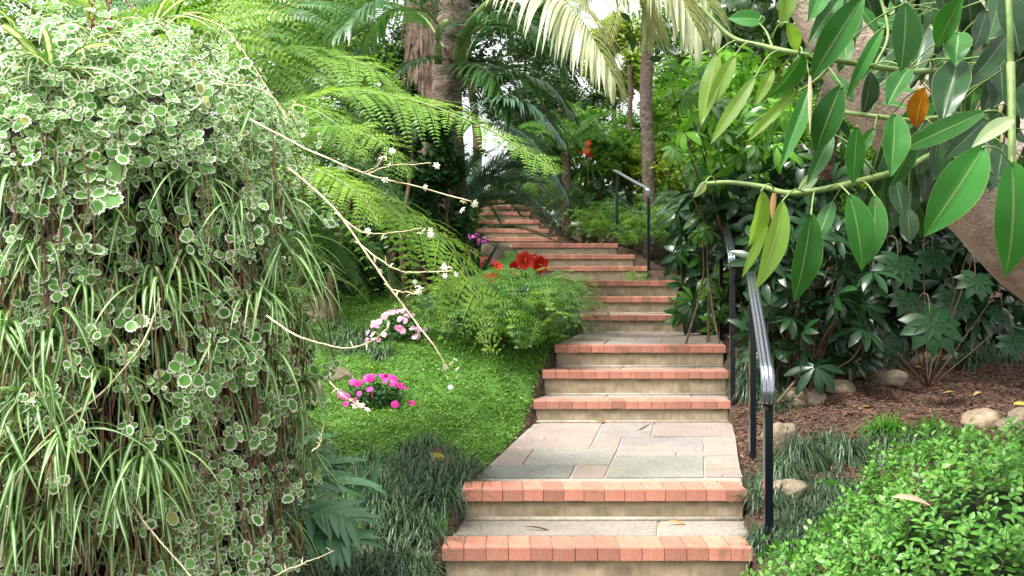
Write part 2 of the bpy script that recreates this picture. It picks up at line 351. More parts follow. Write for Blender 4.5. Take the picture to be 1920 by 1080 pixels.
for i in range(len(S) - 1):
    y, z, a, b = S[i]; y2, z2, a2, b2 = S[i + 1]
    bd = .17 if i > 2 else .19
    # mortar bed under bricks and stones
    yb = y2 + .05
    part('mortar_bed', prism([(a + .012, y + .03), (b - .012, y + .03), (b2 - .012, yb), (a2 + .012, yb)], z - .3 - (.2 if i == 0 else 0), z - .009), mortar_m, steps, smooth=False)
    # riser slab: unit-height local z so the stain follows its top
    hz = (z - S[i - 1][1] if i else .2) - .062 + .02
    g = boxg(-(b - a) / 2 + .02, (b - a) / 2 - .02, 0, .02, 0, 1)
    ro = part('riser', g, riser_m, steps, smooth=False)
    ro.matrix_basis = Matrix.Translation(((a + b) / 2, y + .012, z - .0625 - hz)) @ Matrix.Diagonal((1, 1, hz, 1))
    ln = part('cement_fillet', tube([(a + .02, y + .002, z - .062 - hz + .022), (b - .02, y + .002, z - .062 - hz + .022)], .014, 6, .05, i), mortar_m, steps) if 0 < i < 8 else None
    # bricks
    nb = max(8, int(round((b - a) / .1005))); wd = (b - a) / nb
    for k in range(nb):
        o = obj('brick', bme[0], steps)
        sh = (a2 - a) / max(y2 - y, .3)
        o.matrix_basis = Matrix.Translation((a + wd * (k + .5) + random.uniform(-.0007, .0007), y + random.uniform(-.002, .002), z + random.uniform(-.0015, .0015))) @ Matrix.Diagonal((wd / .1 * .972, bd / .2 * .985, 1, 1))
# flagstones -------------------------------------------------
def flag(poly, z, m, gap=.006):
    p = np.asarray(poly, float); c = p.mean(0); n = len(p)
    # inset each edge by the joint
    q = []
    for i in range(n):
        a, b, d = p[i - 1], p[i], p[(i + 1) % n]
        e1 = nrm(b - a); e2 = nrm(d - b); n1 = np.array([-e1[1], e1[0]]); n2 = np.array([-e2[1], e2[0]])
        if np.dot(c - b, n1) < 0: n1 = -n1
        if np.dot(c - b, n2) < 0: n2 = -n2
        q.append(b + (n1 + n2) * gap / max(1 + np.dot(n1, n2), .3))
    q = np.array(q)
    area = .5 * np.sum(q[:, 0] * np.roll(q[:, 1], -1) - np.roll(q[:, 0], -1) * q[:, 1])
    if area < 0: q = q[::-1]
    zz = z + random.uniform(-.003, .001)
    o = part('flagstone', prism(q, z - .04, zz, .003), stone[m], steps, smooth=False); return o
def rowflags(i, cuts, mats, y0=None, y1=None):
    y, z, a, b = S[i]; y2, z2, a2, b2 = S[i + 1]; bd = .17 if i > 2 else .19
    y0 = y + bd if y0 is None else y0; y1 = y2 + .014 if y1 is None else y1
    for k in range(len(cuts) - 1):
        def X(u, yy): f = (yy - y) / (y2 - y); L = a + (a2 - a) * f; R = b + (b2 - b) * f; return L + (R - L) * u
        flag([(X(cuts[k], y0), y0), (X(cuts[k + 1], y0), y0), (X(cuts[k + 1], y1), y1), (X(cuts[k], y1), y1)], z, mats[k])
rowflags(0, [0, .4, 1], ['beige', 'pink'])
rowflags(1, [0, .69, 1], ['beige', 'beige'])
Z2 = S[2][1]
def LP(zx, zy, Hh=.961):                      # a point of the first landing (plane Hh below the eye)
    px, py = 820 + zx / 2.076, 560 + zy / 2.076; D = Hh * F / (py - HY); return ((px - HX) * D / F, D)
def row(zy0, zy1, xs0, xs1, ms):
    for k, m in enumerate(ms): flag([LP(xs0[k], zy0), LP(xs0[k + 1], zy0), LP(xs1[k + 1], zy1), LP(xs1[k], zy1)], Z2, m)
for poly, m in [
    ([(270, 583), (592, 583), (648, 477), (402, 477)], 'pink'),
    ([(622, 539), (832, 539), (846, 477), (648, 477)], 'purple'),
    ([(832, 535), (1164, 535), (1147, 477), (846, 477)], 'pink'),
    ([(592, 583), (704, 583), (719, 539), (622, 539)], 'pink'),
    ([(698, 596), (1042, 594), (1036, 536), (719, 539)], 'purple'),
    ([(1042, 594), (1174, 610), (1164, 535), (1036, 536)], 'beige'),
    ([(208, 645), (333, 645), (378, 583), (270, 583)], 'pink'),
    ([(333, 645), (674, 645), (704, 583), (378, 583)], 'grey'),
    ([(690, 613), (930, 612), (934, 594.5), (698, 596)], 'pink'),
    ([(930, 612), (1174, 610), (1169, 594), (934, 594.5)], 'pink'),
    ([(140, 695), (516, 695), (542, 645), (208, 645)], 'dark'),
    ([(516, 695), (650, 695), (674, 645), (542, 645)], 'pink'),
    ([(650, 695), (1042, 693), (1040, 611), (690, 613)], 'grey'),
    ([(1042, 693), (1194, 692), (1183, 658), (1041, 660)], 'pink'),
    ([(1041, 660), (1183, 658), (1174, 610), (1040, 611)], 'beige')]:
    flag([LP(*q) for q in poly], Z2, m)
rowflags(3, [0, .35, .8, 1], ['pink', 'beige', 'pink']); rowflags(4, [0, .4, .82, 1], ['pink', 'beige', 'pink'])
rowflags(5, [0, .28, .62, 1], ['pink', 'purple', 'beige'], None, 8.5); rowflags(5, [0, .45, .7, 1], ['beige', 'pink', 'pink'], 8.5, 9.2); rowflags(5, [0, .3, .64, 1], ['grey', 'pink', 'beige'], 9.2, None)
for i in range(6, len(S) - 1): rowflags(i, [0, .5 + .1 * math.sin(i * 2.2), 1], ['pink', 'beige'])

# ------------------------------------------------------------ ground
_py = []; _pz = []
for i in range(len(S) - 1):
    _py.append(S[i][0]); _pz.append(S[i][1] - .05)
    if S[i + 1][0] - S[i][0] > .8: _py.append(S[i + 1][0] - .3); _pz.append(S[i][1] - .01)
_py = [-5, 2.8] + _py + [22, 30, 60, 140]; _pz = [CZ - 1.5, CZ - 1.42] + _pz + [CZ + 2.2, CZ + 2.2, CZ + 1.8, CZ + 1.8]
_ry = [-5, 3, 5, 6, 8, 10, 12, 15, 20, 30, 60, 140]; _rz = [CZ + v for v in [-1.5, -1.25, -1.08, -.9, -.7, -.5, -.15, .5, 1.4, 2.0, 1.8, 1.8]]
_ly = [-5, 3, 5, 6.5, 8, 9.5, 11, 12.5, 15, 20, 30, 60, 140]; _lz = [CZ + v for v in [-1.5, -1.3, -1.0, -.8, -.42, -.08, .1, .35, .9, 1.6, 1.9, 1.7, 1.7]]
def sstep(a, b, x): t = np.clip((x - a) / (b - a), 0, 1); return t * t * (3 - 2 * t)
def ground(x, y):
    x = np.asarray(x, float); y = np.asarray(y, float)
    zs = np.interp(y, _py, _pz); dl = xl(y) - x; dr = x - xr(y)
    zl = np.interp(y, _ly, _lz); zr = np.interp(y, _ry, _rz)
    wl = sstep(.05, 1.1, dl); wr = sstep(.02, 1.1, dr)
    und = .03 * np.sin(x * 2.3 + y * 1.1) + .02 * np.sin(x * 5.1 - y * 3.3) + .012 * np.sin(x * 11 + y * 9.)
    zL = zs * (1 - wl) + zl * wl + und * sstep(.05, .5, dl); zR = zs * (1 - wr) + zr * wr + und * sstep(.05, .5, dr)
    ins = np.maximum(0, np.minimum(-dl, -dr)); z = np.where(dl > 0, zL, np.where(dr > 0, zR, zs))
    far = sstep(20, 24, y); far_in = (1 - far)
    return z - .42 * sstep(.01, .05, ins) * far_in - .0
def nonuni(parts):
    return np.unique(np.concatenate([np.arange(a, b, s) for a, b, s in parts] + [[parts[-1][1]]]).round(4))
gx = nonuni([(-80, -12, 6), (-12, -4, .5), (-4, 5.5, .055), (5.5, 14, .5), (14, 80, 6)]); gy = nonuni([(-6, 2.6, .4), (2.6, 14, .06), (14, 22, .15), (22, 40, 1), (40, 140, 10)])
GX, GY = np.meshgrid(gx, gy, indexing='ij'); GZ = ground(GX, GY)
def groundmat():
    m, t, out = _mat('garden_soil'); geo = N(t, 'ShaderNodeNewGeometry'); n1 = N(t, 'ShaderNodeTexNoise', i_Scale=9., i_Detail=8.); n2 = N(t, 'ShaderNodeTexVoronoi', i_Scale=45.)
    for n in (n1, n2): t.links.new(geo.outputs['Position'], n.inputs['Vector'])
    base = ramp(t, n1.outputs[0], [(.3, (.025, .016, .009)), (.55, (.06, .034, .019)), (.75, (.11, .06, .034))])
    base = mixc(t, 1., base, ramp(t, n2.outputs['Color'], [(0, (.5, .5, .5)), (1, (1.6, 1.5, 1.4))]), 'MULTIPLY')
    p = N(t, 'ShaderNodeBsdfPrincipled'); p.inputs['Roughness'].default_value = .95; t.links.new(base, p.inputs['Base Color'])
    bp = N(t, 'ShaderNodeBump', i_Strength=.8, i_Distance=.02); t.links.new(n2.outputs['Distance'], bp.inputs['Height']); t.links.new(bp.outputs[0], p.inputs['Normal']); t.links.new(p.outputs[0], out.inputs[0]); return m
part('ground', gridgeo(np.stack([GX, GY, GZ], -1).reshape(-1, 3), np.zeros((GX.size, 2)), len(gx), len(gy), flip=True), groundmat(), kind='structure')
def hitg(px, py, off=0., D0=3.2, D1=40):
    px = np.atleast_1d(np.asarray(px, float)); py = np.atleast_1d(np.asarray(py, float)); out = np.full(len(px), np.nan); n = 700
    Ds = np.geomspace(D0, D1, n)
    X = (px - HX)[:, None] * Ds / F; Z = CZ - (py - HY)[:, None] * Ds / F; G = ground(X, np.broadcast_to(Ds, X.shape)) + off
    b = Z < G; k = b.argmax(1); ok = b.any(1); D = Ds[k]
    return np.stack([(px - HX) * D / F, D, ground((px - HX) * D / F, D)], -1), ok

# ------------------------------------------------------------ handrails
def metal():
    m, t, out = _mat('black_gloss_paint'); p = N(t, 'ShaderNodeBsdfPrincipled'); p.inputs['Base Color'].default_value = (.004, .006, .012, 1); p.inputs['Roughness'].default_value = .28; p.inputs['Specular IOR Level'].default_value = .7
    p.inputs['Coat Weight'].default_value = .6; p.inputs['Coat Roughness'].default_value = .12
    n = N(t, 'ShaderNodeTexNoise', i_Scale=120.); bp = N(t, 'ShaderNodeBump', i_Strength=.06, i_Distance=.002); t.links.new(n.outputs[0], bp.inputs['Height']); t.links.new(bp.outputs[0], p.inputs['Normal'])
    t.links.new(p.outputs[0], out.inputs[0]); return m
metal_m = metal()
rail_m = metal(); rail_m.name = 'sky_sheen_rail'  # black rail turned pale and metallic to put a sky highlight on top
_p = [n for n in rail_m.node_tree.nodes if n.type == 'BSDF_PRINCIPLED'][0]; _p.inputs['Base Color'].default_value = (.30, .32, .38, 1); _p.inputs['Metallic'].default_value = .9; _p.inputs['Roughness'].default_value = .2
def sweep(pts, prof):
    """sweep a closed 2-D profile (x right, z up) along a path lying in a vertical plane"""
    pts = np.asarray(pts, float); tg = nrm(np.gradient(pts, axis=0)); side = nrm(np.cross(nrm(pts[-1] - pts[0] + [0, 0, 0]) * [1, 1, 0], [0, 0, 1.])); k = len(pts); m = len(prof)
    up = np.cross(side[None], tg); V = pts[:, None] + side[None, None] * prof[None, :, :1] + up[:, None] * prof[None, :, 1:]
    i, j = np.meshgrid(np.arange(k - 1), np.arange(m), indexing='ij'); i = i.ravel(); j = j.ravel(); j2 = (j + 1) % m
    q = np.stack([i * m + j, i * m + j2, (i + 1) * m + j2, (i + 1) * m + j], -1)
    return Geo(V.reshape(-1, 3), np.concatenate([q.ravel(), np.arange(m)[::-1], (k - 1) * m + np.arange(m)]), np.concatenate([np.full(len(q), 4), [m, m]]))
def railprof(wd):
    w2 = wd / 2; a = []
    for t in np.linspace(-1, 1, 19): a.append((-t * w2, .012 - .006 * abs(t) ** 3 + .0045 * abs(math.cos(t * math.pi * 1.5)) - .0045))
    for t in np.linspace(-1, 1, 7): a.append((t * w2 * .92, -.017 + .004 * abs(t)))
    return np.array(a[::1])
def handrail(label, posts, path, wd, cap):
    t = thing('handrail', posts[0][0], label, 'handrail')
    for base, top in posts:
        b = np.array(base); tt = np.array(top); h = .018
        V = []
        for q in (b, tt): V += [q + [sx * h, sy * h, 0] for sx, sy in ((-1, -1), (1, -1), (1, 1), (-1, 1))]
        part('post', Geo(V, [3, 2, 1, 0, 4, 5, 6, 7, 0, 1, 5, 4, 1, 2, 6, 5, 2, 3, 7, 6, 3, 0, 4, 7], [4] * 6), metal_m, t, smooth=False)
        part('base_collar', boxg(b[0] - .03, b[0] + .03, b[1] - .03, b[1] + .03, b[2] - .02, b[2] + .02), metal_m, t, smooth=False)
    part('rail', sweep(smooth_pts(path, 40), railprof(wd)), rail_m, t)
    if cap is not None: part('end_cap', tube([np.array(cap) + [0, 0, .02], np.array(cap) + [0, 0, .008], np.array(cap) - [0, 0, .01], np.array(cap) - [0, 0, .03]], [.026, .029, .027, .02], 12), metal_m, t)
    return t
def gz(x, y): return float(ground(x, y))
def R3(px, py, D): return tuple(P(px, py, D))
a = R3(1440, 760, 4.2); f = R3(1411, 545, 5.5)
handrail('nearest black handrail, its sloping top catching white light beside the lowest landing', [((a[0], a[1], CZ - 1.3), (a[0], a[1], a[2] + .0)), ((f[0], f[1], CZ - 1.25), (f[0], f[1], f[2] + .02))],
         [R3(1408, 512, 5.8), R3(1411, 530, 5.5), R3(1424, 605, 4.8), R3(1434, 672, 4.3), R3(1438.5, 700, 4.19), R3(1440, 730, 4.165), R3(1440, 757, 4.165)], .062, (a[0], a[1], a[2] + .005))
a = R3(1373, 500, 6.95); f = R3(1352, 400, 8.8)
handrail('black handrail with its top half lost in the shrub beside the middle steps', [((a[0], a[1], CZ - .98), (a[0], a[1], a[2])), ((f[0], f[1], CZ - .45), (f[0], f[1], f[2]))],
         [R3(1350, 378, 9.2), R3(1352, 392, 8.8), R3(1362, 430, 7.8), R3(1370, 466, 7.1), R3(1372, 480, 6.97), R3(1373, 492, 6.95), R3(1373, 503, 6.95)], .062, (a[0], a[1], a[2] + .01))
a = R3(1216, 365, 12.2); f = R3(1157, 330, 13.35)
handrail('short black handrail against ferns, right of the upper steps', [((a[0], a[1], CZ + .1), (a[0], a[1], a[2])), ((f[0], f[1], CZ + .6), (f[0], f[1], f[2]))],
         [R3(1152, 319, 13.4), R3(1157, 322, 13.3), R3(1185, 338, 12.8), R3(1208, 350, 12.3), R3(1214, 355, 12.2), R3(1216, 361, 12.18), R3(1216, 371, 12.18)], .062, (a[0], a[1], a[2]))
a = R3(1046, 345, 14.9); f = R3(1012, 325, 16)
handrail('highest black handrail, half hidden by fronds at the top flight', [((a[0], a[1], CZ + .75), (a[0], a[1], a[2])), ((f[0], f[1], CZ + 1.2), (f[0], f[1], f[2]))],
         [R3(1005, 317, 16.2), R3(1020, 325, 15.7), R3(1035, 333, 15.2), R3(1044, 339, 14.9), R3(1046, 347, 14.88)], .078, None)
# ------------------------------------------------------------ foliage materials
bark_m = rockmat('palm_bark', [(.3, (.08, .055, .045)), (.5, (.24, .18, .145)), (.7, (.42, .33, .27))], 5, .95, .9, 40, streak=(3, 3, 9), dist=.03)
ragbark_m = rockmat('ragged_bark', [(.3, (.10, .055, .04)), (.5, (.36, .24, .18)), (.72, (.58, .45, .36))], 6, .95, 1.0, 40, streak=(5, 5, .8), dist=.05)
figbark_m = rockmat('smooth_tan_bark', [(.25, (.27, .19, .14)), (.45, (.42, .32, .25)), (.62, (.5, .41, .33)), (.78, (.58, .5, .42))], 5, .85, .8, 60, dist=.03, patch=((.2, .15, .11), 3.2, .56))
twig_m = rockmat('brown_twig', [(.3, (.07, .045, .03)), (.7, (.2, .13, .085))], 20, .9, .3, 80)
petiole_m = rockmat('green_stem', [(.3, (.12, .2, .05)), (.7, (.26, .36, .12))], 10, .5, .1, 50)
stalk_m = rockmat('straw_runner', [(.3, (.5, .42, .22)), (.7, (.75, .68, .45))], 9, .5, .1, 50)
rock_m = rockmat('garden_rock', [(.25, (.10, .08, .05)), (.5, (.25, .2, .14)), (.75, (.38, .32, .24))], 5, .9, .8, 30, .25, patch=((.10, .10, .05), 5, .54))
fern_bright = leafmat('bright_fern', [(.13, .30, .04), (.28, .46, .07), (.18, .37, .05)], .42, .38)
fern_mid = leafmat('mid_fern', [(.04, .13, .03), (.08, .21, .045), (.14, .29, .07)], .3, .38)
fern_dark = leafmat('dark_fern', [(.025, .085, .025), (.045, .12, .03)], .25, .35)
palm_dark = leafmat('palm_dark', [(.02, .08, .025), (.04, .13, .035), (.08, .19, .05)], .3, .28, .5)
palm_pale = leafmat('palm_pale', [(.38, .43, .24), (.5, .53, .33), (.27, .36, .17)], .38, .35)
cycad_m = leafmat('cycad', [(.07, .15, .10), (.13, .23, .17)], .15, .4)
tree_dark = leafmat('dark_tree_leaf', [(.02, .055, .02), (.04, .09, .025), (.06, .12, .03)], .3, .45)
tree_mid = leafmat('mid_tree_leaf', [(.07, .2, .03), (.12, .28, .035), (.2, .36, .05)], .4, .4)
tree_lime = leafmat('lime_tree_leaf', [(.15, .28, .03), (.24, .36, .04), (.32, .36, .05)], .5, .4)
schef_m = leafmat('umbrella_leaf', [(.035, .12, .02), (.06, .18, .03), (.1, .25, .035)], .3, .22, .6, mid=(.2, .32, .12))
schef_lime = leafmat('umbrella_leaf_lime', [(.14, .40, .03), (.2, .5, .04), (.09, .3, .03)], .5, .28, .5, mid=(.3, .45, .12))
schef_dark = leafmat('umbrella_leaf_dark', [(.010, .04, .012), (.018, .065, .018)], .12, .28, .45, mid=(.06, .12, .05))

quad = Geo([(-.5, 0, 0), (0, .5, .12), (.5, .0, 0), (0, -.5, -.0)], [3, 2, 1, 0], [4], [(0, .5), (.5, 1), (1, .5), (.5, 0)])
lf2 = Geo([(0, -.5, 0), (.3, -.05, .08), (0, 0, 0), (-.3, -.05, .08), (0, .5, -.1)], [0, 1, 2, 2, 1, 4, 0, 2, 3, 2, 4, 3], [3, 3, 3, 3], [(.5, 0), (1, .4), (.5, .5), (0, .4), (.5, 1)])
def rdir(n, zb=0.):
    v = rng.normal(0, 1, (n, 3)); v[:, 2] += zb; return nrm(v)
def leafcloud(pts, size, tmpl=lf2, zb=.8, var=.35):
    n = len(pts); R = frames(rdir(n) * [1, 1, .5], rdir(n, zb)); s = size * (1 + rng.normal(0, var * .6, n).clip(-.6, 1)); return rep(tmpl, R, pts, s, rng.uniform(0, 1, n))
def crown_pts(c, r, nl, n, cl=.28, shell=.55):
    """n leaf points gathered in nl clumps spread through an ellipsoid, most of them near its surface"""
    d = rdir(nl); k = rng.uniform(0, 1, nl) ** .5 * (1 - shell) + shell * rng.uniform(.75, 1.05, nl)
    cc = np.asarray(c) + d * k[:, None] * np.asarray(r); idx = rng.integers(0, nl, n)
    rr = rng.uniform(.5, 1.3, nl)[idx]
    dd = rdir(n) * rng.uniform(.05, 1.15, n)[:, None] ** .8
    return cc[idx] + dd * (rr * cl)[:, None] * np.asarray(r) * [1, 1, .9] + rng.normal(0, .06, (n, 3)) * np.asarray(r), cc
def tree(label, base, c, r, nl, n, size, mat, trad=.12, group=None, cat='tree', name='broadleaf_tree', bm=None, cl=.28, limbs=9, tmpl=lf2, shell=.55):
    t = thing(name, base, label, cat, group)
    pts, cc = crown_pts(c, r, nl, n, cl, shell)
    part('crown', leafcloud(pts, size, tmpl), mat, t)
    b = np.array(base, float); cb = np.array(c, float) - [0, 0, r[2] * .5]
    mid = (b + cb) / 2 + rng.normal(0, .15, 3) * [1, 1, 0]
    part('trunk', tube(smooth_pts([b - [0, 0, .2], mid, cb, np.array(c) + [0, 0, r[2] * .4]], 14), np.linspace(trad, trad * .35, 14), 8, .06, 3), bm or twig_m, t)
    gs = []
    for k in range(min(limbs, nl)):
        p0 = cb + (np.array(c) - cb) * rng.uniform(0, .8); gs.append(tube(smooth_pts([p0, (p0 + cc[k]) / 2 + [0, 0, -.06], cc[k]], 6), np.linspace(trad * .35, trad * .08, 6), 5))
    if gs: part('limbs', join(gs), bm or twig_m, t)
    return t
def gp(px, D): x = (px - HX) * D / F; return (x, D, gz(x, D))
# ---- fern and palm fronds
pin = Geo([(0, 0, 0), (.16, .35, .03), (0, 1, -.08), (-.16, .35, .03)], [0, 1, 2, 3], [4], [(.5, 0), (1, .4), (.5, 1), (0, .4)])
def bipinnate(path, npin, plen, npl, pw=.5, droop=.35, up=(0, 0, 1.), sweep_=.35, lean=0., dens=1., rad=.006, side=None, prof=None, pwid=1.3):
    """tree-fern or lady-fern frond along a path: pinnae on both sides, each set with pinnules"""
    path = smooth_pts(path, 40); tg = nrm(np.gradient(path, axis=0)); gs = []; T = np.sort(np.clip(np.linspace(.08, .985, npin) + rng.normal(0, .006, npin), .05, .99))
    up = np.asarray(up, float); B = []; R = []; Sz = []; rn = []; base_r = rng.uniform(0, 1)
    mid = []
    for t in T:
        f = t * 39; i = int(f); p = path[i] + (path[min(i + 1, 39)] - path[i]) * (f - i); tt = tg[i]
        s0 = nrm(np.cross(tt, up)) if side is None else nrm(np.asarray(side, float)); nn = np.cross(s0, tt)
        L = plen * ((math.sin(math.pi * min(1, t * .62 + .36)) ** .9) * min(1, .55 + t * 2.2) if prof is None else prof(t)) * rng.uniform(.92, 1.08)
        for sg in (1, -1):
            d = nrm(s0 * sg + tt * (sweep_ + rng.normal(0, .09)) + nn * rng.normal(.08, .16)); pr_ = base_r + rng.normal(0, .1); k = max(3, int(npl * (L / plen) ** .8)); s = (np.arange(k) + .6) / k
            dr = droop * rng.uniform(.4, 1.6)
            pp = p + d * (s * L)[:, None] + np.array([0, 0, -1.]) * (dr * L * s ** 2)[:, None] * .6
            dd = nrm(d + np.array([0, 0, -1.]) * (dr * 1.2 * s)[:, None]); nrm_ = nrm(np.cross(dd, tt) * sg * (1 if np.dot(np.cross(d, tt), nn) * sg > 0 else -1) + nn * .0)
            nl = np.where((np.sum(nrm_ * nn, -1) < 0)[:, None], -nrm_, nrm_)
            pd = nrm(np.cross(nl, dd))
            ln = pw * plen * .30 * (.35 + .65 * L / plen) * (1 - s ** 1.8 * .88) * np.minimum(1, .6 + s * 3)
            for q in (1, -1):
                B.append(pp); R.append(frames(pd * q + dd * .45 + nl * rng.normal(0, .12, (k, 1)), nl)); Sz.append(ln); rn.append(np.full(k, pr_ + rng.normal(0, .03)))
            mid.append(strips([p], [d], L, .004 * plen / .3, dr * .55, 4, rnd=[base_r]))
    g = rep(pin, np.concatenate(R), np.concatenate(B), np.stack([np.concatenate(Sz) * pwid, np.concatenate(Sz), np.concatenate(Sz)], -1), np.concatenate(rn))
    return join([g] + mid), tube(path, np.linspace(rad, rad * .25, 40), 5)
def palmfrond(path, n, ll, lw, grav, up=(0, 0, 1.), sweep_=.45, rad=.015, start=.12, lift=.15, one_side=None, seg=6, end=1.0):
    path = smooth_pts(path, 48); tg = nrm(np.gradient(path, axis=0)); T = np.linspace(start, end, n); i = np.minimum((T * 47).astype(int), 46)
    p = path[i] + (path[i + 1] - path[i]) * (T * 47 - i)[:, None]; tt = tg[i]; s0 = nrm(np.cross(tt, np.asarray(up, float))); nn = np.cross(s0, tt)
    pr = np.clip(np.sin(np.pi * (T * .78 + .14)) ** .7, .2, 1); r0 = rng.uniform(0, 1); gs = []
    for sg in (1, -1):
        d = nrm(s0 * sg * (1 - T * .35)[:, None] + tt * (sweep_ + T * .5)[:, None] + nn * (lift + rng.normal(0, .07, n))[:, None])
        gs.append(strips(p, d, ll * pr * rng.uniform(.88, 1.08, n), lw * rng.uniform(.8, 1.1, n), grav * rng.uniform(.7, 1.3, n), seg, rnd=r0 + rng.normal(0, .05, n), twist=rng.normal(.15 * sg, .2, n)))
    return join(gs), tube(path, np.linspace(rad, rad * .2, 48), 6)

# ------------------------------------------------------------ far background
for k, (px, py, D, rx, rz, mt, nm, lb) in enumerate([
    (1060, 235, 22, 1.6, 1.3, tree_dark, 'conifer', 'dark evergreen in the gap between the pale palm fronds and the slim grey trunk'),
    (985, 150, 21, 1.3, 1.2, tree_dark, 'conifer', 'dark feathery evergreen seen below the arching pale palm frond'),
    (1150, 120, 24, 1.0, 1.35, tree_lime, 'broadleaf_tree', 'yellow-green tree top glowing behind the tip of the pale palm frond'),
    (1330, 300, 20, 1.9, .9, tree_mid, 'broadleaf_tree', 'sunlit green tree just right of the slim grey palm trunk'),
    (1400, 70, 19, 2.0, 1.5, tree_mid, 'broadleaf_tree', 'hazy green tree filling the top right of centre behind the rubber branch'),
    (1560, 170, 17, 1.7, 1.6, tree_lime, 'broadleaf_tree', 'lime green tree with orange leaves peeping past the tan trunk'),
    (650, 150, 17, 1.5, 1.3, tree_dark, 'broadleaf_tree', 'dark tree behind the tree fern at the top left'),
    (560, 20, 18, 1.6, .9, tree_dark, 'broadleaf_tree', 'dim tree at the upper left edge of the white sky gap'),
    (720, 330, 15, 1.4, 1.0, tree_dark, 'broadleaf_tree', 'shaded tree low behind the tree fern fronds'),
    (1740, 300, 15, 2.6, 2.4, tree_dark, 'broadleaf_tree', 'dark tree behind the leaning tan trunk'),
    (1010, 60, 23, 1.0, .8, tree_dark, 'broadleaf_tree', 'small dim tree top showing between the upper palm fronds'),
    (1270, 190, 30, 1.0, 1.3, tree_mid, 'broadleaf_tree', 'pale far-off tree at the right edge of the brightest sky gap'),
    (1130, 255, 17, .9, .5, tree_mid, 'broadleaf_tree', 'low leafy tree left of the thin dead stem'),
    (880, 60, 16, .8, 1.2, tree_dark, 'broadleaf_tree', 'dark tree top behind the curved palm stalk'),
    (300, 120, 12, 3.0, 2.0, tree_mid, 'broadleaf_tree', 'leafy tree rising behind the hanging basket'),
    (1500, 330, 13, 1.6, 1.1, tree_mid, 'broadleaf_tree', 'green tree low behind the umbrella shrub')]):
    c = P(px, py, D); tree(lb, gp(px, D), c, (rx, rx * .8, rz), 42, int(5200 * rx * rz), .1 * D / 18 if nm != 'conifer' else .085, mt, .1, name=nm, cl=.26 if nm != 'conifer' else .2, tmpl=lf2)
# low hedge mass closing the horizon
xs = rng.uniform(-14, 16, 16000); ys = rng.uniform(21, 25, 16000)
keep = (np.abs(xs / ys * F + HX - 885) > 40)
pts = np.stack([xs, ys, ground(xs, ys) + rng.uniform(0, 1, 16000) ** .7 * (1.1 + .5 * np.sin(xs * 1.7) + .3 * np.sin(xs * 4.1))], -1)[keep]
tag(part('hedge_foliage', leafcloud(pts, .2), tree_mid, kind='stuff'), 'far bank of mixed green undergrowth closing the view between the trunks', 'undergrowth')
# ------------------------------------------------------------ trunks
t = thing('paperbark_tree', gp(800, 12), 'tree with ragged peeling reddish bark at the top, left of the palm trunk', 'tree')
pp = smooth_pts([gp(815, 12), P(808, 330, 12), P(800, 170, 12), P(794, 60, 12), P(788, -60, 12), P(780, -300, 12)], 60)
part('trunk', tube(pp, .235 * (1 + .04 * np.sin(np.arange(60))), 20, .06, 11), ragbark_m, t)
st = []
for k in range(70):
    z = rng.uniform(6, 58); i = int(z); a = rng.uniform(math.pi, 2 * math.pi); b = pp[i] + [.24 * math.cos(a), .24 * math.sin(a), 0]
    st.append(strips([b], [[.12 * math.cos(a), .12 * math.sin(a), -1]], rng.uniform(.2, .6), rng.uniform(.03, .08), .1, 4, cols=3, fold=.5, sidehint=[[-math.sin(a), math.cos(a), 0]]))
part('bark_strips', join(st), ragbark_m, t)
for q in ((-.5, .2, 1.2), (.45, .3, 1.1)):
    part('limb', tube(smooth_pts([pp[50], pp[50] + np.array(q) * .5, pp[50] + np.array(q) * 1.5], 8), np.linspace(.12, .05, 8), 8), ragbark_m, t)
pts, _ = crown_pts(P(780, -330, 12), (2, 1.6, .8), 30, 4000); part('crown', leafcloud(pts, .1), tree_dark, t)
